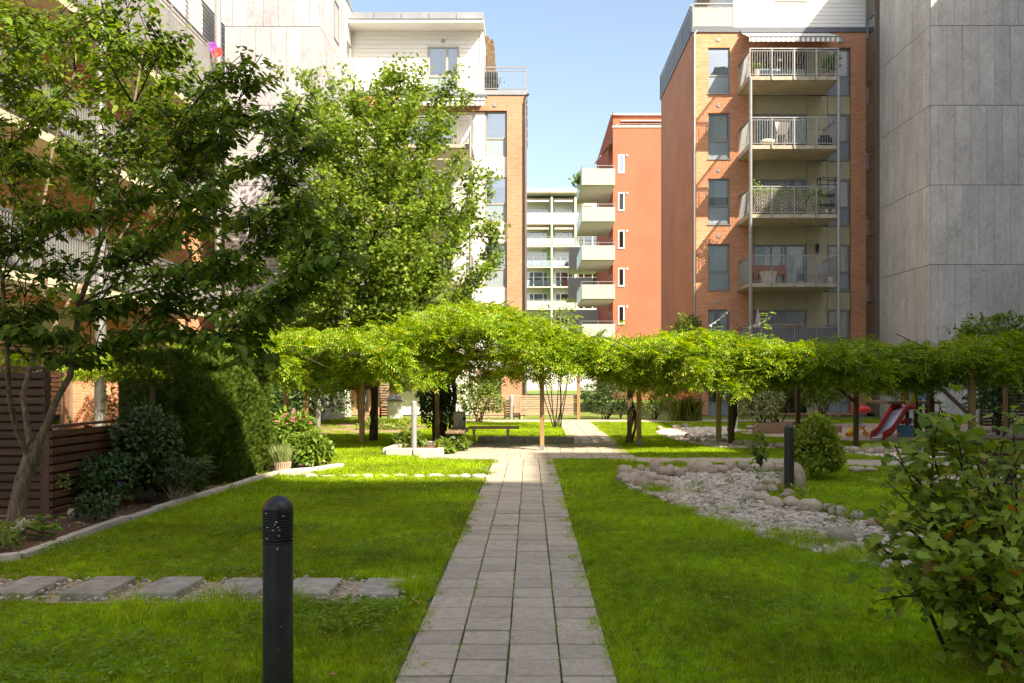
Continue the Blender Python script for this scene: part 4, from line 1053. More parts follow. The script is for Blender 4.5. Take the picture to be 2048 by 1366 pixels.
for (px,py,d) in tips:
    tip = dp(px,py,d)
    best = min(joints, key=lambda j: (j[0]-tip).length + 2.2*max(0, j[0].z-tip.z+.35) + (0 if (j[0]-tip).length > .45 else 1) + (.25 if j[1] is None else 0))
    st = best[0]; path = limb_path(st, tip, random.uniform(.04,.12), 7, .09); L_ = (tip-st).length
    for q in (2,3,4,5): joints.append((path[q], None, q))
    tw.tube(path, [max(.005, .013*(1-i/8.)*min(1.3,L_)) for i in range(8)], 5)
    for q in range(int(6+L_*7.2)):
        t = random.uniform(.35,.98); p = path_at(path,t); dr = (tip-st).normalized(); side = Vector((-dr.y,dr.x,0))
        if side.length < .1: side = Vector((1,0,0))
        side.normalize(); l = random.uniform(.22,.62)*(1.15-.5*t)
        e = p + (dr*random.uniform(.3,.9)+side*random.choice((-1,1))*random.uniform(.4,1)+Vector((0,0,random.uniform(-.05,.22)))).normalized()*l
        sp = limb_path(p, e, .08, 4, .05); tw.tube(sp, [.006,.005,.0045,.004,.003], 4); sub_leaves(sp, .06, 50)
    sub_leaves(path, .30, 46)
obj('branches', tw, M['bark_dark'], dg, kind='stuff')
LP = np.array([tuple(v) for v in LP]); LA = np.array([tuple(v) for v in LA]); LU = np.array([tuple(v) for v in LU])
sz = rng.uniform(.075,.12,len(LP))
keep = (LP[:,2] > 1.75)
LP, LA, LU, sz = LP[keep], LA[keep], LU[keep], sz[keep]
# the 300 leaves that show largest are single parts, the rest one mass
pxs = CX+LP[:,0]/LP[:,1]*F; vis = (pxs > 0) & (LP[:,2] < gz(0,LP[:,1]))
order = np.argsort(np.where(vis, LP[:,1]-sz*20, 99)); big = order[:280]; rest = order[280:]
lm = []
for k in range(4):
    V = np.array(OVATE[0])*np.array([1,1.05+.05*k,.8+.3*k]); me = MB().add([tuple(v) for v in V], OVATE[1], True).mesh('leaf'); me.materials.append(L['dogwood']); lm.append(me)
def place_leaf(me, p, ax, up, s, parent, name='leaf'):
    X = Vector(ax).normalized(); Z_ = Vector(up); Z_ = (Z_ - X*Z_.dot(X)).normalized(); Y = Z_.cross(X)
    o = bpy.data.objects.new(name, me); COL.objects.link(o); o.parent = parent
    o.matrix_basis = Matrix.Translation(Vector(p)-ORIG[parent.name]) @ Matrix((X,Y,Z_)).transposed().to_4x4() @ Matrix.Scale(s,4); return o
for i in big: place_leaf(random.choice(lm), LP[i], LA[i], LU[i], sz[i]*1.1, dg)
cloud('foliage', L['dogwood'], LP[rest], LA[rest], LU[rest], sz[rest], OVATE, dg)
bi = rng.choice(len(LP), 160); cloud('berries', M['flower_red'], np.repeat(LP[bi]+np.array([0,0,.06]),2,0)+rng.normal(size=(320,3))*.02, rdir(320), rdir(320), .02, DIAM, dg)


# ================================================================== maple behind the pergola
mp_ = thing('maple_tree', 'tall sunlit maple with airy upswept limbs standing behind the pergola', 'tree', (-5.75, 32.0, 0))
MD = 32.0
mb = MB(); pts = [dp(728,832,MD),dp(722,800,MD),dp(726,770,MD),dp(735,700,MD),dp(742,620,MD),dp(748,520,MD),dp(752,420,MD),dp(756,300,MD),dp(770,190,MD)]
pts[0].z = -.05
mb.tube(pts, [.19,.15,.14,.13,.12,.10,.075,.045,.015], 10)
mb.tube([dp(722,795,MD),dp(712,778,MD),dp(700,760,MD-.3),dp(690,735,MD-.5)], [.08,.07,.06,.05], 8)
obj('trunk', mb, M['bark'], mp_)
MP=[];MA=[];tw = MB()
ends = [(560,150,31),(600,140,32.5),(655,150,31.5),(700,185,30.5),(770,145,32),(800,140,31),(850,150,32.5),(905,165,31),(930,205,32),(880,230,30.2),(820,220,29.8),(750,230,29.6),(690,260,29.8),(630,230,30),(570,240,31),(545,300,31.5),(600,320,30),(660,340,29.4),(720,330,29),(790,320,28.9),(860,310,29.5),(930,290,30.5),(960,330,31.5),(985,350,31.5),(940,380,30.2),(870,390,29.2),(800,400,28.8),(730,420,28.7),(650,430,29.2),(580,400,30),(530,420,31),(510,520,31.2),(560,500,30),(620,520,29.3),(700,520,28.8),(780,500,28.8),(850,480,29),(920,470,30),(975,450,31),(990,470,31.5),(985,525,31.5),(960,540,30.5),(890,550,29.4),(820,570,29.1),(740,580,29.2),(660,590,29.6),(590,580,30.2),(530,600,31),(480,590,32),(500,640,31.5),(570,650,30.5),(650,650,30),(730,645,30),(800,640,30),(870,620,30.2),(920,600,31),(440,600,32.5),(460,640,33),(700,150,34),(820,180,34.5),(620,260,35),(760,300,35.5),(900,350,35),(560,450,35),(840,500,35.5),(680,450,36)]
for (px,py,d) in ends:
    tip = dp(px,py,d); zt_ = tip.z; base_z = max(1.6, min(zt_-2.6+abs(px-745)*-.003, 10.5)); 
    f = min(1, max(0,(base_z-1.5)/9.5)); st = path_at(pts, .2+.75*f); path = limb_path(st, tip, -.10, 8, .05)
    L_ = (tip-st).length; tw.tube(path, [max(.010,.05*(1-i/9.)) for i in range(9)], 5)
    for q in range(25):
        t = random.uniform(.25,1.0); p = path_at(path,t); l = random.uniform(.35,1.15)*(1.2-.55*t)
        dr = ((tip-st).normalized()*.9+Vector((random.gauss(0,.8),random.gauss(0,.8),random.uniform(-.1,.8)))).normalized(); e = p+dr*l
        if t > .45: tw.tube([p, p.lerp(e,.5)+Vector((0,0,.04)), e], [.010,.007,.004], 4)
        m = int(42*(l+.3)); tt = rng.uniform(.2,1.08,m)[:,None]
        MP.append(np.array(p)[None]+tt*np.array(e-p)[None]+rng.normal(size=(m,3))*np.array([.16,.16,.13])); MA.append(np.tile(np.array(dr),(m,1))*.5+rng.normal(size=(m,3))*.7+np.array([0,0,-.35]))
obj('branches', tw, M['bark_dark'], mp_, kind='stuff')
MP = np.concatenate(MP); MA = np.concatenate(MA)
cloud('crown', L['maple'], MP, MA, np.array([0,-.1,1.0])+rng.normal(size=MP.shape)*.5, rng.uniform(.11,.19,len(MP)), STAR, mp_)

# ================================================================== pergola with wisteria
pg = thing('pergola', 'long timber pergola of square posts carrying the wisteria across the garden', 'pergola', (0, 22, 0))
posts = [(572,24.4,.12,'pine',2.2),(612.5,25.4,.12,'pine',2.2),(724,22.9,.12,'pine',2.2),(751.5,23.5,.11,'pine_dark',2.2),(874.5,22.8,.115,'pine',2.2),(889.5,23.7,.11,'pine_dark',2.2),(1084,20.5,.098,'pine',2.2),(1259,22.7,.11,'pine_dark',2.2),(1278,22.0,.11,'pine',2.2),(1437.5,21.75,.118,'pine',2.2),(1461,22.2,.115,'pine_dark',2.2),(1596,23.9,.11,'pine_dark',2.2),(1712,21.3,.10,'pine_dark',2.2),(1862,22.6,.13,'pine_dark',2.2),(1943.5,20.2,.125,'pine',2.2),(2011,24.5,.09,'pine',2.2)]
pw = []
for (px,d,w,m,h) in posts:
    x = gx(px,d); p = MB().box(x-w/2,x+w/2,d-w/2,d+w/2,-.05,h); o = obj('post', p, M[m], pg, bevel=.006); pw.append((x,d,h))
    if w < .12 and m == 'pine' : obj('post_shoe', MB().box(x-w/2-.004,x+w/2+.004,d-w/2-.004,d+w/2+.004,-.02,.12), M['steel'], o)
order = sorted(range(len(pw)), key=lambda i: pw[i][0])
front = [i for i in order if posts[i][1] < 23.2 and posts[i][3]!='x' and i not in (7,10,13)]; back = [i for i in order if i not in front]
for row in (front, back):
    for a,b in zip(row[:-1],row[1:]):
        obj('beam', MB().bar((pw[a][0],pw[a][1],2.14),(pw[b][0],pw[b][1],2.14),.06,.12), M['pine_dark'], pg)
def yoff(x): t = np.clip((-2.9-x)/2.8,0,1); return 2.7*t*t*(3-2*t)
for i in range(34):
    x = -7.2+i*.6; yo = float(yoff(np.array(x))); obj('rafter', MB().bar((x,20.4+yo+.2*math.sin(i),2.245),(x,23.9+yo,2.245),.05,.08), M['pine_dark'], pg)
for a,b in (((1690,21.3,2.0),(1650,21.3,2.35)),((1945,20.2,1.25),(1880,20.2,2.0))):
    obj('brace', MB().bar(dp(1712,760+46,21.3) if a[0]==1690 else dp(1945,835,20.2), dp(1676,776,21.3) if a[0]==1690 else dp(1884,778,20.2), .07,.07), M['pine_dark'], pg)
# wisteria
top = [(240,700),(300,690),(380,690),(440,668),(500,655),(560,656),(620,662),(690,656),(760,655),(820,640),(880,622),(940,612),(1000,618),(1040,632),(1100,648),(1180,662),(1250,672),(1330,668),(1400,656),(1450,652),(1500,662),(1560,680),(1650,682),(1740,674),(1800,684),(1880,690),(1950,676),(2048,664),(2160,660)]
bot = [(240,755),(300,750),(420,750),(480,742),(540,752),(600,778),(650,784),(700,765),(760,752),(800,782),(850,770),(900,762),(960,756),(1040,757),(1080,765),(1150,742),(1200,758),(1280,772),(1330,790),(1400,770),(1470,790),(1540,772),(1600,770),(1660,768),(1700,785),(1750,778),(1800,786),(1850,778),(1950,768),(2048,758),(2160,750)]
tp = np.array(top,float); bt = np.array(bot,float); bt[:,1] += 9
ws = thing('wisteria', 'yellow green wisteria spread along the whole pergola roof with drooping sprays', 'climbing plant', (-2.4, 22.8, 0))
N = 26000
def wob(x,y): return .05*np.sin(2.1*x+.6*y)+.06*np.sin(5.3*x-2.3*y+1)+.06*np.sin(11.1*x+4.3*y)+.06*np.sin(17.3*x-7.1*y)
x = rng.uniform(-11.6, 12.6, N)
def yoff(x): t = np.clip((-2.9-x)/2.8,0,1); return 2.7*t*t*(3-2*t)
y = rng.uniform(0, 3.7, N); y[:N//2] = np.abs(rng.normal(0,.8,N//2))
D0 = 20.5+yoff(x); px = CX+x/D0*F
zt_ = EYE-(np.interp(px,tp[:,0],tp[:,1])-CY)*D0/F; zb_ = EYE-(np.interp(px,bt[:,0],bt[:,1])-CY)*D0/F
edge = np.clip(y/.9,0,1)
u = rng.random(N); droop = (rng.random(N) < .66) & (y < 1.9)
ztop = zt_-.16+wob(x,y)-(1-edge)**2*.32+ .08*np.clip((y-1.5)/3,0,1)
z = np.where(droop, zb_+.10+(ztop-zb_-.10)*u**.9, ztop-.30*u**2)
yy = 20.0+yoff(x)+np.where(droop, .10+.45*np.sin(1.9*x+2.2*z)+.33*np.sin(4.6*x-3.1*z)+.18*np.sin(9.3*x+5*z)+np.abs(rng.normal(0,.42,N))+.45*(1-np.clip((z-zb_)/.7,0,1)), y)
P = np.stack([x, yy, z],1)
# extra hump and shoots rising above
M_ = 1300; pxh = rng.normal(945,85,M_); dh = rng.uniform(21.0,23.6,M_); hz = np.interp(pxh,tp[:,0],tp[:,1]); Ph = np.stack([(pxh-CX)*dh/F, dh, EYE-(hz+rng.uniform(-6,26,M_)-CY)*dh/F],1)
P = np.concatenate([P,Ph]); n = len(P); a = rng.uniform(0,2*np.pi,n)
ax = np.stack([np.cos(a)*.9, -np.abs(np.sin(a))*.8+.15, rng.uniform(-.6,.55,n)],1); up = np.array([0,-.5,1.0])+rng.normal(size=(n,3))*.4
cloud('foliage', L['vine'], P, ax, up, rng.uniform(.20,.36,n), COMP, ws)
mb = MB()
R = random.Random(3)
for (px_,d,n_) in ((872,22.9,4),(888,24,5),(905,23.4,3),(1468,22.4,3),(1262,22.9,2),(745,23.4,2)):
    x_ = gx(px_,d)
    for q in range(n_):
        pts = [(x_+R.uniform(-.12,.12), d+R.uniform(-.1,.1), -.03)]
        for i in range(1,8): pts.append((x_+R.uniform(-.13,.13)+.05*(i-3)*R.uniform(-1,1), d+R.uniform(-.1,.1), i*.36))
        pts.append((x_+R.uniform(-.9,.9), d+R.uniform(-.8,.4), 2.4)); obj('trunk', MB().tube(pts, [R.uniform(.03,.055)]*7+[.03,.015], 6), M['bark_dark'], ws)
for q in range(36):                                    # bare runners
    x_ = R.uniform(-7,11); mb.tube([(x_,20.2+R.random(),2.3),(x_+R.uniform(-.5,.5),20.0+R.random()*.4,2.0+R.random()*.4),(x_+R.uniform(-1,1),19.9+R.random()*.4,1.7+R.random())], .010, 4)
mb.tube([dp(1443,752,20.2),dp(1455,765,20.0),dp(1468,768,20.0),dp(1478,760,20.1),dp(1480,750,20.3)],.008,4)
obj('runners', mb, M['bark_dark'], ws, kind='stuff')
sh = MB(); shoots = []
for (px_,py_,l) in ((1035,610,.5),(1250,640,.3),(560,640,.3),(450,655,.4),(700,640,.35),(1090,620,.6),(1150,630,.4),(1540,625,.6),(1470,660,.2),(1330,655,.2),(880,610,.2)):
    b = dp(px_-20,py_+40,21.3); e = dp(px_,py_,21.2); sp = limb_path(b,e,.08,5,.1); sh.tube(sp,.006,4); shoots += [path_at(sp,t) for t in np.linspace(.2,1,7)]
obj('shoots', sh, M['bark'], ws)
SP = np.array([tuple(v) for v in shoots]); cloud('shoot_leaves', L['vine'], SP, rdir(len(SP),-.4,.4), np.array([0,-.4,1.])+rng.normal(size=SP.shape)*.3, .20, COMP, ws)

# light tree top showing through the gap at the far end, above the vine
bush('young_tree', 'young leafy tree rising behind the pergola in front of the far loggias', 'tree', (gx(1115,30),30,2.6), (.85,.7,1.5), 1500, DIAM, L['bush_mid'], .11)

# ================================================================== hedge and shrubs
hd = thing('conifer_hedge', 'clipped dark conifer hedge with a sunlit far end beside the left lawn', 'hedge', (-5.2, 14.2, 0))
def hedge_pts(n):
    t = rng.random(n); yv = 12.85+t*3.25; xr = -4.98+ (yv-12.4)*.125; depth = 1.15
    ztop = 1.93-.03*(yv-12.4)+.05*np.sin(yv*3.1)+.04*np.sin(yv*7)
    s_ = rng.random(n); P = np.zeros((n,3)); Nn = np.zeros((n,3))
    f = s_ < .55; tt = rng.random(n)
    P[f] = np.stack([xr+.10*np.sin(yv*2.3)+.09*np.sin(3*tt*ztop+yv*4)+.06*np.sin(yv*9), yv, tt*ztop],1)[f]; Nn[f] = (1,0,.15)
    g = (s_ >= .55) & (s_ < .8); P[g] = np.stack([xr-depth*tt, yv, ztop],1)[g]; Nn[g] = (0,0,1)
    e = s_ >= .8; near = rng.random(n) < .5
    P[e] = np.stack([xr-depth*tt, np.where(near,12.85,16.1), rng.random(n)*ztop],1)[e]; Nn[e & near] = (0,-1,.1); Nn[e & ~near] = (0,1,.1)
    # round the top edges
    k = P[:,2]/ztop; sh_ = np.clip((k-.72)/.28,0,1)**2*.32; P[:,0] -= np.where(f, sh_, 0); P[:,1] = np.clip(P[:,1], 12.85+sh_*.9, 16.1-sh_*.6)
    P += rng.normal(size=P.shape)*.022
    return P, Nn
P, Nn = hedge_pts(30000)
cloud('foliage', L['thuja'], P, Nn*.8+np.array([0,0,.75])+rng.normal(size=P.shape)*.35, Nn+rng.normal(size=P.shape)*.5, rng.uniform(.05,.10,len(P)), SPRAY, hd)
mb = MB(); mb.poly([(-5.95,13.1),(-5.16,13.1),(-4.78,15.85),(-5.6,15.85)], .1, 1.62); obj('dark_core', mb, L['bush_dark'], hd)  # solid dark core added to stop light leaking through the foliage
mb = MB()
for q in range(8): mb.tube([(-5.35+.05*q,12.7+.42*q,-.03),(-5.3+.05*q,12.75+.42*q,1.5)], .035, 6)
obj('trunks', mb, M['bark_dark'], hd, kind='stuff')

bush('fence_shrub', 'dark leafy shrub climbing over the low slatted fence', 'shrub', (gx(285,12.0),12.1,.62), (.42,.7,.58), 2600, OVATE, L['bush_dark'], .085, flowers=(M['flower_violet'],3,.03,-.2))
bush('fence_shrub', 'low dark shrub with a violet flower in front of the fence', 'shrub', (gx(215,11.3),11.3,.34), (.34,.45,.34), 1400, OVATE, L['bush_dark'], .065, flowers=(M['flower_violet'],5,.03,0))
# peony-like plant with narrow leaves
pe = thing('peony_plant', 'peony plant with long dark leaflets spilling toward the kerb', 'plant', (gx(355,11.9),11.9,0)); mb = MB(); PP=[];PA=[]
R = random.Random(8); c0 = Vector((gx(355,11.9),11.9,0))
for q in range(34):
    a = R.uniform(0,6.28); r_ = R.uniform(.12,.48); h = R.uniform(.32,.62); e = c0+Vector((math.cos(a)*r_*1.1,math.sin(a)*r_,h)); pth = limb_path(c0+Vector((R.uniform(-.08,.08),R.uniform(-.08,.08),0)), e, .1, 5, .05, R); mb.tube(pth,[.008,.007,.006,.005,.004,.003],4)
    for w in range(16):
        t = R.uniform(.55,1); p = path_at(pth,t); PP.append(p); b = R.uniform(0,6.28); PA.append((math.cos(b)+math.cos(a)*.8, math.sin(b)+math.sin(a)*.8, R.uniform(-.5,.35)))
obj('stems', mb, M['slat_pale'], pe, kind='stuff')
PP = np.array([tuple(v) for v in PP]); cloud('foliage', L['bush_dark'], PP, PA, np.array([0,0,1.])+rng.normal(size=PP.shape)*.3, rng.uniform(.12,.19,len(PP)), NARROW, pe)
# hydrangea with one cream flower head
hy = thing('hydrangea', 'small hydrangea with one cream flower head at the dogwood foot', 'plant', (gx(75,9.2),9.2,0)); c = np.array([gx(80,9.2),9.2,.12])
P = c+rng.normal(size=(90,3))*np.array([.11,.08,.05]); P[:,2]=np.clip(P[:,2],.03,.3); cloud('foliage', L['flower_green'], P, rdir(90,-.5,.2), np.array([0,-.2,1.])+rng.normal(size=(90,3))*.3, rng.uniform(.08,.13,90), OVATE, hy)
h_ = np.array([gx(45,9.15),9.1,.13]); Dd = rdir(420,-.4,1); P = h_+Dd*np.array([.085,.06,.06])*rng.uniform(.7,1.05,(420,1)); P += np.outer(rng.uniform(-1,1,420),[.05,.0,.03]); obj_ = cloud('blossoms', M['flower_white'], P, rdir(420), Dd, .022, STAR, hy)
bush('bed_perennial', 'small dark perennial at the left edge of the mulch', 'plant', (gx(10,8.6),8.6,.12), (.12,.1,.12), 160, OVATE, L['bush_mid'], .07, stems=False)
bush('bed_perennial', 'tiny seedlings in the mulch near the kerb corner', 'plant', (gx(105,8.75),8.7,.03), (.11,.07,.04), 70, OVATE, L['bush_mid'], .035, stems=False)
bush('bed_perennial', 'glossy low plant beside the stone ball', 'plant', (gx(188,10.4),10.4,.13), (.24,.14,.15), 420, OVATE, L['bush_dark'], .06, stems=False)
bush('bed_perennial', 'pale green seedling clump against the fence slats', 'plant', (gx(120,10.35),10.45,.42), (.07,.04,.10), 60, OVATE, L['bush_mid'], .04, stems=False)
for (px_,py_,r_,lab) in ((150,1035,.085,'grey stone ball lying in the mulch by the fence'),(288,1000,.14,'round brown boulder under the dark shrub')):
    d = gd(py_); o = obj('boulder', MB().blob((0,0,0),(r_,r_,r_*.8),14,9,.06,px_), M['stone']); o.location = (gx(px_,d),d,r_*.55); tag(o, lab, 'boulder')

# flowering corner at the end of the hedge
bush('flowering_shrub', 'bright green shrub with pink flower spikes at the hedge end', 'shrub', (gx(580,17.6),17.8,.45), (.42,.4,.50), 1500, OVATE, L['flower_green'], .12, flowers=(M['pink'],26,.05,.55))
bush('flowering_shrub', 'bright leafy shrub drooping over the sunny lawn by the flower pot', 'shrub', (gx(618,16.4),16.4,.30), (.36,.34,.32), 1100, OVATE, L['flower_green'], .12)
po = lthing('flower_pot', 'ribbed wooden flower pot holding grey green lavender', 'flower pot', (gx(565,15.5),15.5,0))
obj('pot', MB().lathe([(.105,0),(.118,.06),(.140,.19),(.148,.20),(.135,.20),(.125,.14),(.0001,.14)],26), M['pot_wood'], po)
mb = MB()
for q in range(26):
    a = 2*math.pi*q/26; mb.bar((.108*math.cos(a),.108*math.sin(a),.005),(.146*math.cos(a),.146*math.sin(a),.185),.012,.012)
obj('ribs', mb, M['pot_wood'], po, kind='stuff'); obj('potting_soil', MB().lathe([(.0001,.165),(.125,.16)],16), M['soil'], po)
lv = thing('lavender', 'wispy lavender clump growing in the ribbed pot', 'plant', (gx(565,15.5),15.5,.16)); n=420; a = rng.uniform(0,6.28,n); el = rng.uniform(.15,1,n)
ax = np.stack([np.cos(a)*el*.8,np.sin(a)*el*.8,np.ones(n)],1); cloud('foliage', L['lavender'], np.array([gx(565,15.5),15.5,.15])+rng.normal(size=(n,3))*np.array([.05,.05,.02]), ax, rdir(n), rng.uniform(.2,.42,n), ([(0,0,0),(.5,.018,0),(.5,-.018,0),(1,0,0)],[(0,2,3,1)]), lv)

# planter bed and ivy at the pergola foot
bush('ivy', 'dark ivy wrapped round the pergola post behind the grey lamp', 'climbing plant', (gx(868,23),23.2,1.0), (.42,.35,1.05), 2600, DIAM, L['bush_dark'], .10)
bush('ground_cover', 'low leafy clump in the granite planter left of the bench', 'plant', (gx(915,20.6),20.2,.16), (.24,.2,.2), 260, OVATE, L['flower_green'], .13, stems=False)
bush('ground_cover', 'low leafy clump behind the grey lamp in the granite planter', 'plant', (gx(812,20.3),20.6,.18), (.36,.25,.22), 380, OVATE, L['flower_green'], .12, stems=False)
bush('ground_cover', 'broad leaves spilling over the planter corner beside the bench', 'plant', (gx(892,19.6),19.5,.12), (.17,.15,.17), 150, OVATE, L['flower_green'], .14, stems=False)

# shrubs behind the plaza and along the houses
bush('shrub', 'sunlit airy shrub in front of the far slatted fence', 'shrub', (gx(958,33),33.4,.85), (.85,.6,.85), 1900, DIAM, L['bush_mid'], .13)
bush('shrub', 'broad dark evergreen shrub right of the slatted fence panel', 'shrub', (gx(1212,36),36.4,.75), (1.05,.8,.85), 4200, DIAM, L['bush_dark'], .09)
bush('shrub', 'round glossy shrub left of the orange day lilies', 'shrub', (gx(1312,35.5),35.8,.9), (.75,.7,1.0), 3000, DIAM, L['bush_mid'], .09)
bush('shrub', 'red leaved shrub behind the dark evergreen', 'shrub', (gx(1243,37.5),37.6,1.5), (.45,.5,.55), 700, DIAM, L['red_leaf'], .11)
bush('shrub', 'dome of climbing leaves on the brick corner above the wisteria', 'shrub', (gx(1375,38.8),38.9,3.6), (.62,.5,.85), 2600, DIAM, L['bush_mid'], .10)
bush('shrub', 'pale variegated shrub beyond the sand pit edging', 'shrub', (gx(1525,30),30.3,.75), (.75,.6,.72), 1900, DIAM, L['variegated'], .13)
bush('shrub', 'large yellow green shrub behind the variegated one', 'shrub', (gx(1560,32.5),33,1.15), (1.3,.8,1.0), 2600, OVATE, L['bush_yellow'], .17)
bush('shrub', 'green leafy shrub under the pergola next to the brown fence corner', 'shrub', (gx(1665,30),31,1.4), (.75,.7,.95), 1700, OVATE, L['bush_mid'], .17)
bush('shrub', 'dark shrub in deep shade under the left pergola end', 'shrub', (gx(600,30),31,1.1), (1.5,1.0,1.2), 2600, OVATE, L['bush_dark'], .14)
bush('shrub', 'dark shrub beside the pale tower foot', 'shrub', (gx(500,30),30,1.0), (1.3,1.0,1.2), 1600, OVATE, L['bush_dark'], .15)
bush('shrub', 'dark creeper over the fence at the right edge', 'shrub', (gx(2020,25.5),26,1.5), (.95,.8,1.3), 2600, OVATE, L['bush_dark'], .14)
bush('small_tree', 'small dark tree beside the grey tower reaching above the vine at the right', 'tree', (gx(2010,27),27.5,2.9), (1.15,.9,.7), 1700, OVATE, L['bush_mid'], .16)
bush('ground_cover', 'low creeping plant on the earth mound', 'plant', (gx(770,29),29,.12), (.9,.5,.22), 700, DIAM, L['bush_mid'], .11, stems=False)
# day lilies
dl = thing('day_lilies', 'clump of day lilies with orange flowers by the brick wall', 'plant', (gx(1372,34.6),34.6,0)); n = 260; a = rng.uniform(0,6.28,n); el = rng.uniform(.15,.95,n)
ARCH = ([(0,.03,0),(0,-.03,0),(.4,.035,.16),(.4,-.035,.16),(.75,.028,.16),(.75,-.028,.16),(1.0,0,-.05)],[(0,1,3,2),(2,3,5,4),(4,5,6)])
ax = np.stack([np.cos(a)*el,np.sin(a)*el,np.full(n,.75)],1); cloud('foliage', L['bush_yellow'], np.array([gx(1372,34.6),34.6,0])+rng.normal(size=(n,3))*np.array([.25,.18,.0]), ax, np.array([0,0,1.])+.2*rdir(n), rng.uniform(.7,1.15,n), ARCH, dl)
P = np.array([gx(1378,34.4),34.5,.98])+rng.normal(size=(30,3))*np.array([.38,.2,.07]); cloud('blossoms', M['flower_orange'], np.repeat(P,6,0), rdir(180,-.2,1), rdir(180), .14, NARROW, dl)

# shrub behind the far bollard
bush('shrub', 'dense red tipped shrub right of the far bollard', 'shrub', (gx(1635,14.4),14.5,.48), (.40,.38,.52), 2300, OVATE, L['lobed'], .10)
bush('seedling', 'thin seedling between the cross path and the shrub', 'plant', (gx(1520,16.6),16.6,.3), (.14,.12,.32), 170, OVATE, L['bush_mid'], .09)

# ================================================================== big lobed shrub in the right foreground
ls = thing('currant_shrub', 'big lobed leaf shrub with rusty leaves in the near right corner', 'shrub', (2.95, 5.45, 0))
def lobed_mesh(k, mat):
    R = random.Random(k); out = []
    prof = [(0,0),(-.10,.20),(.02,.42),(.26,.50),(.33,.36),(.58,.44),(.66,.24),(1.0,0)]
    v = [(0,0,0),(.3,0,-.0),(.62,0,.0)]; 
    up_ = [(p[0]+R.uniform(-.02,.02), p[1]+R.uniform(-.02,.02)) for p in prof[1:-1]]
    for x_,y_ in up_: v.append((x_,y_,.10*y_/.4-.10*max(0,x_)**2+R.uniform(-.02,.02)))
    for x_,y_ in up_: v.append((x_,-y_,.10*y_/.4-.10*max(0,x_)**2+R.uniform(-.02,.02)))
    v.append((1.0,0,-.16)); t = len(v)-1
    f = [(0,4,3),(0,1,5,4),(1,6,5),(1,2,7,6),(2,8,7),(2,t,8)]
    f += [(0,9,10),(0,10,11,1),(1,11,12),(1,12,13,2),(2,13,14),(2,14,t)]
    me = MB().add(v, f, True).mesh('leaf'); me.materials.append(mat); return me, v, f
lob = [lobed_mesh(k, L['lobed']) for k in range(4)]; rus = [lobed_mesh(9+k, L['lobed_rust']) for k in range(2)]
tipsL = [(1880,815,5.2),(1860,870,5.1),(1925,880,5.3),(1785,910,5.0),(1760,1010,4.9),(1745,1080,4.85),(1800,1040,4.8),(1830,960,5.0),(1890,950,4.9),(1960,870,5.5),(2010,850,5.6),(2045,900,5.3),(1990,930,5.1),(1960,1000,4.8),(2030,1010,4.7),(1900,1030,4.7),(1850,1090,4.6),(1790,1120,4.7),(1820,1190,4.7),(1880,1160,4.5),(1940,1100,4.5),(2000,1090,4.4),(2050,1120,4.4),(1990,1180,4.4),(1920,1230,4.6),(2040,1230,4.5),(1960,1280,4.8),(2060,1330,4.7),(2100,950,5),(2110,1050,4.7),(2100,1200,4.6),(1830,1010,5.6),(1900,900,5.8),(1970,960,5.9),(2030,960,6.0),(1870,1060,5.7),(1950,1150,5.5),(2040,1060,5.6),(2020,1320,4.9),(1770,960,5.3),(1810,1090,5.3),(1880,1000,5.3),(1930,1040,5.2),(2000,1020,5.3),(1850,1140,5.2),(1760,1200,5.1),(2060,870,5.7),(1950,920,5.0),(1875,800,5.25),(1905,835,5.15),(1850,850,5.35),(1850,1215,4.9),(1895,1275,4.9),(1945,1310,4.75),(2000,1250,4.6),(2030,1290,4.6),(1990,1330,4.8),(1870,1130,4.9),(1920,1180,4.9),(2025,835,5.4),(2045,810,5.6),(1790,890,5.05)]
SP_=[];SA_=[];SU_=[];mb = MB(); R = random.Random(21)
roots = [Vector((2.75+R.uniform(-.25,.35),5.45+R.uniform(-.2,.3),-.03)) for _ in range(11)]
for k,(px_,py_,d) in enumerate(tipsL):
    tip = dp(px_,py_,d); st = roots[k%11]; low = tip.z < .75
    pth = limb_path(st, tip, .16 if low else .06, 8, .07, R); mb.tube(pth, [.014,.013,.012,.010,.009,.008,.006,.005,.003], 5)
    L_ = (tip-st).length
    for q in range(int((20+14*L_)*(.55 if d > 5.4 else 1))):
        t = 1-abs(R.gauss(0,.24))
        if t < .2: continue
        p = path_at(pth,t)+Vector((R.gauss(0,.07),R.gauss(0,.07),R.gauss(0,.05))); a = R.uniform(0,6.28)
        SP_.append(p); SA_.append((math.cos(a),math.sin(a)-.25,R.uniform(-.9,.25))); SU_.append((R.gauss(0,.3),R.gauss(-.25,.3),1))
obj('stems', mb, M['bark_dark'], ls, kind='stuff')
SP_=np.array([tuple(v) for v in SP_]);SA_=np.array(SA_);SU_=np.array(SU_);szL = rng.uniform(.038,.092,len(SP_)); ok = SP_[:,2] > .06
SP_,SA_,SU_,szL = SP_[ok],SA_[ok],SU_[ok],szL[ok]
pxs = CX+SP_[:,0]/SP_[:,1]*F; order = np.argsort(np.where(pxs < 2060, SP_[:,1]-szL*8, 99))
for q,i in enumerate(order[:290]):
    rusty = R.random() < .09
    o = place_leaf((R.choice(rus) if rusty else R.choice(lob))[0], SP_[i], SA_[i], SU_[i], szL[i], ls)
    if rusty: o['label'] = 'rusty orange leaf'
rest = order[290:]; h2 = len(rest)*9//10
cloud('foliage', L['lobed'], SP_[rest[:h2]], SA_[rest[:h2]], SU_[rest[:h2]], szL[rest[:h2]], (lob[1][1],lob[1][2]), ls)
cloud('rusty_foliage', L['lobed_rust'], SP_[rest[h2:]], SA_[rest[h2:]], SU_[rest[h2:]], szL[rest[h2:]], (rus[1][1],rus[1][2]), ls)
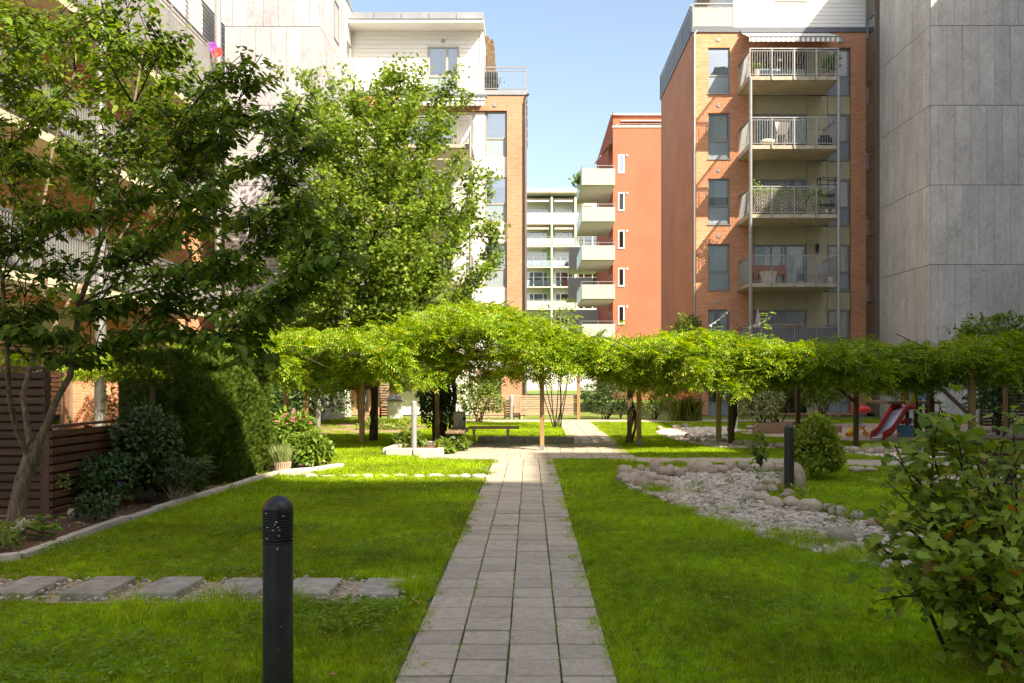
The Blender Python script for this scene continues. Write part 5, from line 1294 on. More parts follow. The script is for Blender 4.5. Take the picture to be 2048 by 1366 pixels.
# ================================================================== boulders and pebbles
bl_me = []
for k in range(7):
    me = MB().blob((0,0,0),(.5,.5,.5),16,10,.09+.02*(k%3),k*7+1).mesh('boulder'); me.materials.append(M['stone']); bl_me.append(me)
def boulder(px_, py_, wpx, hpx, label, group, k=None, dark=False):
    d = gd(py_); w = wpx*d/F; h = hpx*d/F
    o = bpy.data.objects.new('boulder', bl_me[random.randrange(7) if k is None else k]); COL.objects.link(o)
    o.location = (gx(px_,d), d+w*.35, h*.40); o.scale = (w*1.04, w*random.uniform(.75,1.0), h*1.15); o.rotation_euler = (random.uniform(-.15,.15),random.uniform(-.15,.15),random.uniform(-.5,.5)+random.choice((0,math.pi)))
    tag(o, label, 'boulder', group); return o
G1, G2 = 'boulders rimming the pebble bed', 'boulders along the far pebble strip'
far = [(1390,947,36,30,'largest brown boulder at the top of the near pebble bed'),(1412,948,38,24,'long grey boulder leaning against the largest brown one'),(1440,948,34,18,None),(1462,945,30,20,None),(1489,944,26,20,'round pale boulder in the middle of the far rim'),(1512,943,24,15,None),(1540,946,30,22,None),(1561,943,20,15,None),
       (1313,950,26,32,'tall upright egg shaped boulder left of the brown one'),(1282,945,20,15,'dark grey stone in the left boulder cluster'),(1303,963,28,18,None),(1333,955,34,22,None),(1352,953,26,20,None),(1362,956,24,16,None),(1252,951,30,20,None),(1248,962,32,16,None),(1240,962,18,12,None),(1287,960,28,16,None),(1268,962,30,16,None),(1256,968,26,13,None),(1325,968,30,17,None),(1342,940,18,11,None),(1282,978,30,24,None),(1298,974,20,14,None),
       (1326,984,32,22,None),(1322,998,22,12,None),(1348,1006,26,14,None),(1426,950,20,13,None),(1475,948,20,12,None),(1501,947,16,11,None),(1527,947,18,12,None),(1273,953,20,13,None),(1296,953,16,10,None),(1310,975,22,14,None),(1295,984,20,12,None),(1370,947,18,13,None),(1360,1012,20,11,None)]
for (a,b,w,h,l) in far: boulder(a,b,w,h, l or ('rounded pale boulder in the heap at the left tip of the near pebble bed' if a < 1310 and b < 970 else 'pale boulder half in the grass below the left heap' if b > 966 else 'pale boulder next to the egg shaped one' if a < 1380 else 'pale rim boulder between the brown boulder and the far bollard'), G1)
inner = [(1500,1000,28,18,None),(1520,986,24,14,None),(1528,1006,34,18,None),(1552,1016,34,22,None),(1587,1016,34,22,'pale oval boulder left of the two biggest inner ones'),(1624,1027,46,28,'biggest boulder on the inner rim of the near pebble bed'),(1658,1024,26,16,None),(1680,1038,36,26,'second round boulder right of the biggest inner one'),(1718,1040,34,16,None),(1750,1056,26,20,None),(1540,972,26,16,None),(1548,985,24,14,None),(1575,996,22,12,None),(1580,988,20,10,None)]
for (a,b,w,h,l) in inner: boulder(a,b,w,h, l or ('brownish boulder on the inner rim just left of the far bollard' if a < 1560 and b < 1002 else 'small stone at the foot of the far bollard' if b < 1002 else 'brownish inner rim boulder below the far bollard' if a < 1640 else 'inner rim boulder close to the big right shrub'), G1)
near = [(1688,1090,50,34,'speckled grey boulder at the near right end of the pebble bed'),(1706,1108,52,22,'flat grey boulder half sunk at the shrub side of the pebbles'),(1636,1088,26,14,None),(1586,1072,18,12,None),(1612,1080,20,9,None),(1470,1046,16,9,None),(1405,1030,18,9,None),(1420,1012,24,14,None)]
for (a,b,w,h,l) in near: boulder(a,b,w,h, l or 'small pale stone on the grassy near rim of the pebbles', G1)
fr_b = [(1376,879,14,12),(1388,884,16,11),(1397,887,13,11),(1402,879,18,8),(1413,878,12,9),(1415,887,14,9),(1424,880,14,10),(1428,890,12,9),(1447,887,18,11),(1446,895,18,10),(1480,893,24,13),(1503,894,26,14),(1506,899,16,9),(1540,897,20,12),(1565,898,24,12),(1655,900,22,12),(1690,904,22,12),(1713,908,24,15),(1742,910,24,16),(1762,910,24,18),(1790,908,20,12),(1838,912,28,20),(1860,910,24,16),(1467,888,12,8),(1320,860,14,8),(1500,858,14,8),(1353,858,16,8),(1372,856,18,9)]
for q,(a,b,w,h) in enumerate(fr_b): boulder(a,b,w,h, 'grey boulder edging the far pebble strip beside the sand pit' if a > 1600 else ('small boulder at the sunny tip of the far pebble strip' if a < 1375 or b < 862 else 'small boulder heaped round the paired pergola posts' if a < 1475 else 'shaded boulder between the pergola posts and the seedling'), G2)
for (a,b,w,h,l) in ((1665,945,26,10,'low white stone beside the cross path right of the shrub'),(1718,946,34,13,'wide flat white stone edging the cross path'),(1745,943,22,9,'small grey stone after the wide flat white one')): boulder(a,b,w,h,l,'white stones edging the cross path')
o = obj('boulder', MB().blob((0,0,0),(.18,.19,.29),18,12,.07,4), M['stone']); d = gd(982); o.location = (gx(1592,d),d+.12,.10); tag(o, 'cone shaped grey boulder just behind the far bollard', 'boulder')

def pebbles(name, poly, n, s0, s1, label=None):
    A = np.array(poly); lo, hi = A.min(0), A.max(0); P = rng.uniform(lo,hi,(n*3,2)); P = P[inside(P[:,0],P[:,1],poly)][:n]; n = len(P)
    base = MB().blob((0,0,0),(1,1,1),7,4,.12,3); tv = np.array(base.v); tf = base.f
    s = rng.uniform(s0,s1,n); ax = np.stack([np.cos(rng.uniform(0,6.28,n)),np.sin(rng.uniform(0,6.28,n)),rng.normal(0,.12,n)],1)
    V, nv, _ = leaf_arrays(np.column_stack([P, rng.uniform(-.01,.02,n)]), ax, np.array([0,0,1.])+rng.normal(size=(n,3))*.15, s, tv*np.array([1.1,.8,.62]), tf)
    o = raw(name, faces_np(name, V, nv, n, tf), M['pebble'], kind='stuff'); o['label'] = label or name; return o
pebbles('pebbles', P_BED, 6500, .022, .05, 'pale river pebbles filling the near bed')
pebbles('pebbles', P_BED2, 5200, .025, .07, 'pale river pebbles of the far strip under the pergola')
pebbles('gravel', P_STEP, 900, .006, .022, 'gravel between the stepping slabs')
pebbles('gravel', P_BEDL, 700, .006, .018, 'small stones in the mulch')

# ================================================================== bollards
def bollard(px_, d, h, r, m, label, louvre=True):
    t = lthing('bollard', label, 'bollard', (gx(px_,d), d, 0))
    zl = h*.76; obj('post', MB().lathe([(r*.97,-.02),(r*.97,zl-.012)], 28), M[m], t)
    if louvre:
        pr = [(r*.97,zl-.010),(r,zl-.008),(r,zl)]
        k = 11
        for i in range(k):
            z = zl+.004+(h-r-zl-.004)*i/k; dz = (h-r-zl)/k; pr += [(r*.80,z),(r*.80,z+dz*.40),(r,z+dz*.5),(r,z+dz*.95)]
        obj('louvres', MB().lathe(pr, 28, smooth=False), M[m], t)
    else: obj('head', MB().lathe([(r,zl-.01),(r,h-r)],28), M[m], t)
    pr = [(r*1.0*math.cos(a), h-r+r*.98*math.sin(a)) for a in [i*math.pi/16 for i in range(8)]]+[(.0005,h)]
    obj('dome', MB().lathe([(r*.9,h-r-.004)]+pr, 28), M[m], t)
    obj('screw', MB().tube([(0.02,-r*.985,zl-.03),(0.02,-r-.004,zl-.03)],.006,8), M['steel'], t); return t
bollard(556, 4.82, 1.0, .081, 'black', 'near black bollard light with louvred head in the left lawn')
nb = [o for o in COL.objects if o.name.startswith('bollard') and o.get('category') == 'bollard'][0]
chips = MB(); RB = random.Random(4)
for q in range(13):
    a = -1.57+RB.gauss(.15,.35); z = RB.choice([.775+.0145*k for k in range(10)])+.007 if q < 11 else RB.uniform(.15,.72); w_ = RB.uniform(.003,.009) if q < 11 else RB.uniform(.001,.002)
    p0 = Vector((.0815*math.cos(a),.0815*math.sin(a),z)); t_ = Vector((-math.sin(a),math.cos(a),0))*w_
    chips.bar(p0-t_, p0+t_, .002, .0028)
obj('paint_chips', chips, M['white_plastic'], nb, kind='stuff')
bollard(1578, 12.95, .97, .072, 'black', 'far black bollard light beside the pebble bed', False)
bollard(828, 19.75, 1.14, .062, 'grey_post', 'grey lamp post bollard in the granite planter', False)
bollard(1471, 29.5, .95, .07, 'white_plastic', 'pale bollard behind the pergola post near the sand pit', False)
bollard(1023, 36.2, .98, .09, 'grey_post', 'grey bollard standing at the far slatted fence', False)
bollard(636, 30.5, .95, .09, 'steel', 'grey bollard under the left pergola in front of the pale tower', False)

# planter kerb
pk = thing('planter', 'low granite planter kerb round the grey lamp post', 'planter', (-2.4,20,0))
pp = P_PLANTER
for a,b in zip(pp, pp[1:]+pp[:1]):
    n_ = 2
    for q in range(n_):
        p0 = Vector((*a,.05)).lerp(Vector((*b,.05)),(q+.02)/n_); p1 = Vector((*a,.05)).lerp(Vector((*b,.05)),(q+.98)/n_); obj('kerb_stone', MB().bar(p0,p1,.15,.20), M['kerb'], pk, bevel=.02)
obj('soil', MB().poly([(-2.98,19.22),(-1.98,19.22),(-2.0,21.22),(-2.85,21.22)], .03, .07), M['soil'], pk)
pe_ = thing('low_wall', 'low dark kerb wall behind the bench at the plaza edge', 'wall', (.2,23,0))
for q in range(6):
    a = -1.3+q*.40; obj('kerb_stone', MB().box(a+.006,a+.394,22.55,22.72,-.03,.17), M['slabstone'], pe_, bevel=.012)

# ================================================================== bench, bin
be = thing('bench', 'long low timber bench on steel legs facing the plaza', 'bench', (-.9, 22.0, 0))
d = 22.1; xa, xb = gx(938,d), gx(1038,d)
for q in range(4): obj('slat', MB().box(xa,xb,d-.2+q*.105,d-.2+q*.105+.092,.40,.45), M['bench_wood'], be, bevel=.006)
for x_ in (gx(948,d),gx(1016,d)):
    obj('leg', MB().tube([(x_,d,-.02),(x_,d,.34)],.03,12).box(x_-.03,x_+.03,d-.2,d+.2,.355,.398).lathe([(.07,0),(.07,.012)],14,(x_,d,0)).tube([(x_,d,.33),(x_,d,.36)],[.03,.05],10), M['steel'], be)
be = thing('bench', 'short bench seen end on beside the litter bin', 'bench', (-1.85, 20.6, 0))
d0 = 20.0
for q in range(4): obj('slat', MB().box(-1.87+q*.105,-1.87+q*.105+.094,d0,d0+1.7,.40,.45), M['bench_wood'], be, bevel=.008)
for y_ in (d0+.25,d0+1.4): obj('leg', MB().tube([(-1.66,y_,-.02),(-1.66,y_,.34)],.035,12).box(-1.86,-1.46,y_-.03,y_+.03,.355,.398).lathe([(.07,0),(.07,.012)],14,(-1.66,y_,0)), M['steel'], be)
bn = lthing('litter_bin', 'grey green round litter bin between the two benches', 'litter bin', (gx(919,21.8), 21.8, 0))
R_ = .15
obj('body', MB().lathe([(R_,.02),(R_,.78),(R_*.98,.80),(R_*.9,.80),(R_*.9,.7)],28), M['bin'], bn)
obj('lid', MB().lathe([(R_*1.01,.785),(R_*1.01,.815),(R_*.6,.83),(.0005,.83)],28), M['bin'], bn)
obj('seam', MB().bar((-.03,-R_-.002,.03),(-.03,-R_-.002,.77),.012,.008).bar((-.09,-R_*.81,.03),(-.09,-R_*.81,.77),.012,.008), M['grey_post'], bn)
obj('slot', MB().tube([(.11,-.085,.66),(.135,-.105,.66)],.045,12), M['black'], bn)
obj('base', MB().lathe([(R_*.8,-.01),(R_*.8,.03)],20), M['black'], bn)

# ================================================================== slatted fences
def slat_fence(name, label, a, b, z0, n, pitch, sh, th, mat, post_h=None, cap=False, posts=3, post_mat=None, double=False):
    a = Vector((*a,0)); b = Vector((*b,0)); t = thing(name, label, 'fence', ((a.x+b.x)/2,(a.y+b.y)/2,0)); dv = (b-a).normalized(); nv = Vector((dv.y,-dv.x,0))
    for q in range(n):
        z = z0+pitch*q+sh/2; j = random.uniform(-.004,.004); o = obj('slat', MB().bar(a+Vector((0,0,z+j)), b+Vector((0,0,z-j)), th, sh), M[mat], t)
    if double:
        for q in range(n-1):
            z = z0+pitch*(q+.5)+sh/2; off = -nv*(th+.08); obj('slat', MB().bar(a+off+Vector((0,0,z)), b+off+Vector((0,0,z)), th, sh), M[mat], t)
    for q in range(posts):
        p = a.lerp(b, (q+.03)/(posts-1) if q == 0 else (q-.03)/(posts-1) if q == posts-1 else q/(posts-1)) - nv*(th/2+.037)
        obj('post', MB().bar(p+Vector((0,0,-.03)), p+Vector((0,0,z0+pitch*n-.01)), .07,.07), M[post_mat or mat], t)
    if cap: obj('cap_rail', MB().bar(a+Vector((0,0,z0+pitch*n+.02))-nv*.02, b+Vector((0,0,z0+pitch*n+.02))-nv*.02, .11,.03), M[mat], t)
    return t
slat_fence('slat_fence', 'tall dark stained slat fence behind the dogwood trunk', (-7.4,10.52), (-5.62,10.52), .04, 17, .099, .070, .03, 'slat_dark', cap=True, double=True)
slat_fence('slat_fence', 'low dark stained slat fence running back toward the hedge', (-5.55,10.50), (-5.42,13.2), .03, 10, .101, .069, .03, 'slat_dark_y', cap=True, posts=4, double=True)
slat_fence('slat_fence', 'red brown slat divider on the terrace between pier and hedge', (-12.75,28.4), (-9.6,28.4), .5, 9, .145, .11, .03, 'slat_brown', cap=True)
slat_fence('slat_fence', 'pale slat fence panel with open gaps left of the grey bollard', (gx(946,36.4),36.4), (gx(1040,36.4),36.4), .06, 9, .104, .066, .03, 'slat_pale', posts=4)
slat_fence('slat_fence', 'wide pale slat screen on short legs beside the back path', (gx(1042,35.8),35.8), (gx(1160,35.8),35.8), .18, 9, .088, .068, .03, 'slat_pale', posts=3)
slat_fence('slat_fence', 'narrow pale slat screen beside the barbecue grill', (gx(760,36.6),36.6), (gx(776,36.6),36.6), .1, 14, .105, .06, .03, 'slat_pale', posts=2)
slat_fence('slat_fence', 'brown slat fence in the shade left of the house door', (gx(1385,36.5),36.5), (gx(1402,36.5),36.5), .1, 16, .11, .07, .03, 'slat_brown', posts=2)
slat_fence('slat_fence', 'dark slat fence beside the grey tower under the creeper', (gx(1962,29),29), (gx(2075,29),29), .1, 13, .105, .075, .03, 'slat_dark', posts=3)
ps = thing('gate_post', 'tall pale timber post at the end of the slat screen', 'post', (gx(1157,35.8),35.8,0)); obj('post', MB().box(gx(1154,35.7),gx(1160,35.7),35.65,35.77,-.05,2.5), M['pine'], ps)

# grill, garden tools
gr = lthing('barbecue_grill', 'grey barbecue grill cabinet with a slanted hood by the slat screen', 'grill', (gx(790,36),36,0))
obj('cabinet', MB().box(-.27,.27,-.25,.25,.05,.72), M['white_plastic'], gr); obj('side_shelf', MB().box(.28,.44,-.2,.2,.70,.74).box(-.32,.32,-.28,.28,.725,.76), M['steel'], gr)
obj('hood', MB().poly([(-.29,-.22),(.29,-.22),(.29,.22),(-.29,.22)],.765,.80).add([(-.29,-.22,.80),(.29,-.22,.80),(.29,.22,.80),(-.29,.22,.80),(-.23,-.02,1.0),(.23,-.02,1.0),(.23,.2,1.0),(-.23,.2,1.0)],[(0,1,5,4),(1,2,6,5),(2,3,7,6),(3,0,4,7),(4,5,6,7)]), M['steel'], gr)
for k,(x_,l) in enumerate(((.0,'brown wooden handled rake leaning on the brick pier'),(.16,'second wooden garden tool leaning right of the rake'))):
    t = thing('garden_tool', l, 'garden tool', (-11.6+x_,27.6,0)); b0 = dp(238+k*6,836,27.6); t0 = dp(231+k*1,770+20*k,27.9)
    obj('handle', MB().tube([b0,t0],.018,8), M['slat_brown'], t); obj('head', MB().bar(b0+Vector((-.08,0,.01)), b0+Vector((.1,0,.01)), .05,.05), M['dark_zinc'], t)

# ================================================================== playground
pl = thing('play_tower', 'playground tower of dark posts with blue boards and a red slide', 'play tower', (gx(1845,25),25,0))
PD0, PD1 = 24.5, 26.2
for (px_,d) in ((1831.5,PD0),(1854,PD0+.9),(1814,PD1-.2),(1840,PD1)): x_=gx(px_,d); obj('post', MB().box(x_-.045,x_+.045,d-.045,d+.045,-.03,2.35), M['black'], pl, bevel=.008)
xr, xl = gx(1832,PD0), gx(1794,PD0)
obj('platform', MB().box(xr-.75,gx(1856,PD0+.9),PD0,PD1,.93,1.0), M['bench_wood'], pl)
obj('blue_board', MB().box(gx(1834,PD0+.5),gx(1852,PD0+.5),PD0+.5,PD0+.53,1.05,2.0), M['blue'], pl, label='upper blue board')
obj('blue_board', MB().box(gx(1794,PD0),gx(1828,PD0),PD0-.01,PD0+.02,.04,.36), M['blue'], pl, label='low blue board under the slide')
obj('blue_board', MB().box(gx(1815,PD1),gx(1822,PD1),PD1-.3,PD1-.27,1.02,1.9), M['blue'], pl)
obj('guard', MB().box(gx(1806.5,PD0),gx(1811.5,PD0),PD0-.05,PD0+.0,.98,1.9).box(gx(1824,PD0),gx(1829,PD0),PD0-.06,PD0-.01,.78,1.9), M['orange'], pl, label='orange uprights of the slide entry')
for (px_,py_) in ((1828,856),(1796,868),(1828,870)): x_=gx(px_,PD0); obj('bracket', MB().box(x_-.03,x_+.03,PD0-.03,PD0-.012,gz(py_,PD0)-.05,gz(py_,PD0)+.05), M['orange'], pl)
# slide: bed and two side walls swept along a curve
def sweep(offs, zoff, mat, name, th=.035):
    mb = MB(); A = []
    ctr = [dp(1815,814,24.6),dp(1804,816,24.5),dp(1796,822,24.4),dp(1786,838,24.2),dp(1775,856,24.0),dp(1768,866,23.9),dp(1760,871,23.85),dp(1753,875.5,23.8)]
    for i,c in enumerate(ctr):
        t = (ctr[min(i+1,7)]-ctr[max(i-1,0)]); t.z = 0; t.normalize(); s_ = Vector((t.y,-t.x,0)); s_ = Vector((s_.x*.9+.35*0, s_.y, 0)); A.append((c,s_))
    for (o0,o1,z0,z1) in offs:
        vs=[]; 
        for c,s_ in A: vs += [c+s_*o0+Vector((0,0,z0+zoff)), c+s_*o1+Vector((0,0,z0+zoff)), c+s_*o1+Vector((0,0,z1+zoff)), c+s_*o0+Vector((0,0,z1+zoff))]
        fs=[(3,2,1,0)]
        for i in range(len(A)-1):
            for j in range(4): fs.append((4*i+j,4*i+(j+1)%4,4*i+4+(j+1)%4,4*i+4+j))
        fs.append(tuple(4*(len(A)-1)+j for j in range(4))); mb.add(vs,fs,True)
    return obj(name, mb, M[mat], pl)
sweep([(-.20,.20,-.03,.0)],0,'slide_bed','slide_bed'); sweep([(-.24,-.20,-.05,.15),(.20,.24,-.05,.15)],0,'red','slide_side')
# rocker, toys
rk = lthing('spring_rocker', 'red barrel shaped spring rocker beyond the pergola post', 'spring rocker', (gx(1722,30.5),30.5,0))
obj('seat', MB().blob((0,0,.58),(.34,.17,.14),16,9,.03,1), M['red'], rk); sp = [(.06*math.cos(a*2.2),.06*math.sin(a*2.2),.02+.022*a) for a in range(20)]; obj('spring', MB().tube(sp,.014,6), M['steel'], rk); obj('base', MB().lathe([(.14,-.01),(.14,.03)],14), M['blue'], rk)
obj('handle', MB().tube([(-.12,-.2,.68),(-.12,.2,.68)],.02,8), M['black'], rk)
ty = lthing('toy_truck', 'yellow and orange toy digger standing in the sand', 'toy', (gx(1706,25.2),25.2,0))
obj('body', MB().box(-.16,.12,-.09,.09,.09,.17).box(-.05,.12,-.08,.08,.17,.30), M['yellow'], ty, bevel=.02); obj('bucket', MB().bar((.1,0,.16),(.26,0,.28),.05,.05).bar((.26,0,.28),(.34,0,.14),.05,.05).box(.28,.40,-.08,.08,.03,.14), M['orange'], ty)
for x_ in (-.11,.07):
    for y_ in (-.1,.1): obj('wheel', MB().tube([(x_,y_-.02,.06),(x_,y_+.02,.06)],.06,14), M['orange'], ty)
ty = lthing('toy_car', 'small red and blue toy car on the low blue board', 'toy', (gx(1812,24.7),24.7,.37)); obj('body', MB().box(-.15,.12,-.06,.06,.03,.09).box(-.08,.05,-.05,.05,.09,.15), M['red'], ty, bevel=.015); obj('cab', MB().box(.06,.15,-.05,.05,.09,.17), M['toy_blue'], ty)
for x_ in (-.1,.09): obj('wheel', MB().tube([(x_,-.07,.03),(x_,.07,.03)],.03,12), M['toy_blue'], ty)
sb = thing('sand_pit_edging', 'low timber edging round the far side of the sand pit', 'edging', (gx(1600,27.5),27.5,0))
for a,b in (((1507,868),(1570,866)),((1507,868),(1515,857)),((1515,857),(1585,855)),((1655,866),(1682,864)),((1655,866),(1650,856))):
    p0 = gp(*a); p1 = gp(*b); obj('plank', MB().bar((*p0,.09),(*p1,.09),.06,.2), M['bench_wood'], sb)

# picnic table at the right edge
pt = thing('picnic_table', 'dark maroon picnic table with fixed benches at the right edge', 'picnic table', (8.2,13.6,0))
def planks(y0, n, w, z, x0, x1):
    for q in range(n): obj('plank', MB().box(x0+.02*random.random(),x1,y0+q*(w+.012),y0+q*(w+.012)+w,z-.04,z), M['maroon_wood'], pt, bevel=.005)
planks(13.27,5,.12,.75,6.45,9.3); planks(12.82,2,.12,.45,6.25,9.4); planks(14.15,2,.12,.45,6.25,9.4)
for x_ in (6.85,8.9):
    obj('leg', MB().bar((x_,12.95,.41),(x_,12.95,-.03),.09,.05), M['maroon_wood'], pt); obj('leg', MB().bar((x_,14.25,.41),(x_,14.25,-.03),.09,.05), M['maroon_wood'], pt); obj('support', MB().bar((x_,13.6,.70),(x_,13.6,.30),.09,.09), M['maroon_wood'], pt); obj('crossbeam', MB().bar((x_+.06,12.82,.38),(x_+.06,14.4,.38),.04,.09), M['maroon_wood'], pt)

# ================================================================== balcony furniture
def potplant(px_, py_, d, h, mat, label, pot='terracotta', r=.13, n=120, leaf=OVATE, ls_=.12):
    x_ = gx(px_,d); z_ = gz(py_,d); t = lthing('potted_plant', label, 'potted plant', (x_,d,z_)); obj('pot', MB().lathe([(r*.75,0),(r,.22),(r*1.06,.24),(r*.9,.24),(r*.85,.2),(.001,.2)],16), M[pot], t)
    P = np.array([0,0,.24+h*.45])+rng.normal(size=(n,3))*np.array([r*.9,r*.8,h*.25]); P[:,2] = np.clip(P[:,2],.2,None); ORIG[t.name]=Vector((0,0,0))
    cloud('foliage', L[mat], P, rdir(n,-.2,1), rdir(n,.1,1), ls_, leaf, t); return t
potplant(1514,151.5,38.5,.25,'bush_mid','pot of small flowers at the left end of the top balcony','white_plastic')
potplant(1663,151.5,38.5,.55,'bush_mid','spiky green pot plant at the right end of the top balcony','terracotta',.12,90,NARROW,.4)
g = lthing('kettle_grill', 'round black kettle grill on the top balcony', 'grill', (gx(1556,38.8),38.8,gz(151,38.8)))
obj('bowl', MB().lathe([(.001,.30),(.14,.34),(.25,.45),(.28,.52),(.25,.62),(.14,.70),(.001,.73)],20), M['black'], g)
for a in (0,2.1,4.2): obj('leg', MB().tube([(.15*math.cos(a),.15*math.sin(a),.4),(.24*math.cos(a),.24*math.sin(a),0)],.015,6), M['steel'], g)
ch = lthing('plastic_chair', 'white plastic chair on the second balcony from the top', 'chair', (gx(1561,38.9),38.9,gz(291,38.9)))
obj('seat', MB().box(-.24,.24,-.24,.22,.40,.44), M['white_plastic'], ch, bevel=.015); obj('backrest', MB().add([(-.2,-.24,.44),(.2,-.24,.44),(.34,-.34,.92),(-.34,-.34,.92),(-.2,-.21,.44),(.2,-.21,.44),(.34,-.31,.92),(-.34,-.31,.92)],[(0,1,2,3),(4,7,6,5),(0,3,7,4),(1,5,6,2),(3,2,6,7)]), M['white_plastic'], ch)
for x_ in (-.2,.2):
    for y_ in (-.2,.18): obj('leg', MB().bar((x_,y_,.4),(x_*1.15,y_*1.15,0),.05,.05), M['white_plastic'], ch)
o = obj('cushion', MB().blob((0,0,0),(.34,.25,.15),12,8,.05,3), M['wicker']); o.location = (gx(1537,38.9),38.9,gz(288,38.9)+.08); tag(o,'tan floor cushion on the second balcony from the top','cushion')
bx = lthing('storage_box', 'black storage box with open lid at the right of the second balcony', 'box', (gx(1650,38.7),38.7,gz(291,38.7)))
obj('body', MB().box(-.24,.24,-.2,.2,0,.3), M['black'], bx); obj('lid', MB().add([(-.26,-.1,.31),(.22,-.1,.31),(.26,.2,.5),(-.16,.2,.5)],[(0,1,2,3)]).bar((-.26,-.1,.31),(-.16,.2,.5),.02,.03), M['black'], bx)
t = thing('climbing_plant', 'yellow green climber along the railing of the middle balcony', 'climbing plant', (gx(1540,38.15),38.15,gz(430,38.15)))
n = 1100; pxr = rng.uniform(1500,1650,n); P = np.stack([gx(pxr,38.2), rng.normal(38.25,.1,n), EYE-(377+np.abs(rng.normal(0,14,n))*np.where(pxr<1600,1,1.6)-rng.exponential(5,n)*(pxr<1530)-CY)*38.2/F],1); cloud('foliage', L['vine'], P, rdir(n), np.array([0,-.5,.8])+.5*rdir(n), rng.uniform(.08,.15,n), DIAM, t)
mb = MB(); [mb.tube([(gx(1505+14*q,38.3),38.3,gz(430,38.3)),(gx(1508+14*q,38.25),38.25,gz(380,38.3))],.012,4) for q in range(8)]; obj('stems', mb, M['bark'], t, kind='stuff')
wk = thing('wicker_screen', 'woven lattice screen tied to the railing of the middle balcony', 'screen', (gx(1550,38.05),38.05,gz(430,38)))
mb = MB()
for q in range(30):
    a = gx(1500+4.1*q,38.06); zt1, zb1 = gz(378,38.06), gz(427,38.06); w_ = .55
    mb.bar((a,38.06,zb1),(a+w_,38.06,zt1),.016,.008) if a+w_ < gx(1625,38) else None
    mb.bar((a+w_,38.045,zb1),(a,38.045,zt1),.016,.008) if a+w_ < gx(1625,38) else None
obj('lattice', mb, M['wicker'], wk, kind='stuff')
sf = thing('plant_shelf', 'black open shelf unit with pots at the right of the middle balcony', 'shelf', (gx(1657,38.5),38.5,gz(431,38.5)))
xa, xb, za, zb = gx(1638,38.5), gx(1674,38.5), gz(431,38.5), gz(357,38.5)
mb = MB()
for x_ in (xa,xb):
    for y_ in (38.35,38.75): mb.box(x_-.018,x_+.018,y_-.018,y_+.018,za,zb)
for z_ in (za+.04,za+.45,za+.85,zb-.3,zb): mb.bar((xa,38.35,z_),(xb,38.35,z_),.03,.03); mb.bar((xa,38.75,z_),(xb,38.75,z_),.03,.03); mb.bar((xa,38.35,z_),(xa,38.75,z_),.03,.03); mb.bar((xb,38.35,z_),(xb,38.75,z_),.03,.03)
obj('frame', mb, M['black'], sf); [obj('shelf', MB().box(xa,xb,38.35,38.75,za+z_,za+z_+.02), M['black'], sf) for z_ in (.05,.46,.86)]
for k,(px_,zz,m) in enumerate(((1643,.48,'white_plastic'),(1665,.48,'terracotta'),(1644,.07,'terracotta'),(1653,.07,'white_plastic'),(1667,.07,'white_plastic'))):
    o = obj('flower_pot', MB().lathe([(.07,0),(.09,.2),(.001,.2)],12), M[m]); o.location = (gx(px_,38.55),38.55,za+zz); tag(o, ['white pot on the middle board of the black shelf','terracotta pot on the middle board of the black shelf','terracotta pot at the bottom left of the black shelf','small white pot at the bottom centre of the black shelf','white pot at the bottom right of the black shelf'][k], 'flower pot')
bw = thing('garden_bench', 'red brown slatted bench against the door of the towel balcony', 'bench', (gx(1540,39.4),39.4,gz(569,39)))
z_ = gz(568,39.3)
for q in range(4): obj('slat', MB().box(gx(1506,39.5),gx(1572,39.5),39.6,39.63,z_+.42+.11*q,z_+.51+.11*q), M['bench_red'], bw)
for q in range(3): obj('slat', MB().box(gx(1506,39.5),gx(1572,39.5),39.2+.13*q,39.31+.13*q,z_+.40,z_+.43), M['bench_red'], bw)
for px_ in (1509,1569): obj('leg', MB().box(gx(px_,39.4)-.03,gx(px_,39.4)+.03,39.2,39.62,z_,z_+.40), M['bench_red'], bw)
wc = lthing('wicker_chair', 'white wicker tub chair in front of the red brown bench', 'chair', (gx(1537,38.6),38.6,gz(568,38.6)))
obj('tub', MB().lathe([(.24,0),(.27,.2),(.31,.50),(.33,.52),(.31,.53),(.27,.3),(.001,.28)],18), M['wicker'], wc)
mb = MB()
for q in range(18):
    a = 2*math.pi*q/18; mb.tube([(.245*math.cos(a),.245*math.sin(a),.01),(.29*math.cos(a+.25),.29*math.sin(a+.25),.25),(.33*math.cos(a),.33*math.sin(a),.51)],.018,5)
obj('weave', mb, M['white_plastic'], wc, kind='stuff')
tw_ = lthing('towel', 'grey towel hanging over the rail of the second lowest balcony', 'towel', (gx(1646,38.6),38.6,gz(548,38.6))); mb = MB(); n_=9
for q in range(n_):
    x0_ = -.26+.52*q/n_; x1_ = -.26+.52*(q+1)/n_; y0_ = .05*(q%2); y1_ = .05*((q+1)%2); mb.quad((x0_,y0_,-.05+.02*q),(x1_,y1_,-.05+.02*(q+1)),(x1_*.8+.02,y1_*.4,.42),(x0_*.8+.02,y0_*.4,.42))
obj('cloth', mb, M['cloth'], tw_); obj('peg', MB().box(-.1,-.08,-.02,.03,.40,.45).box(.14,.16,-.02,.03,.40,.45), M['white_plastic'], tw_)
o = obj('bucket', MB().lathe([(.11,0),(.15,.28),(.155,.29),(.14,.28),(.001,.2)],18), M['white_plastic']); o.location = (gx(1662,38.6),38.6,gz(568,38.6)); tag(o,'white pail beside the hanging towel','bucket')
ln = thing('wall_lantern', 'black lantern on the olive wall of the towel balcony', 'lamp', (gx(1633.5,40),40.05,gz(497,40)))
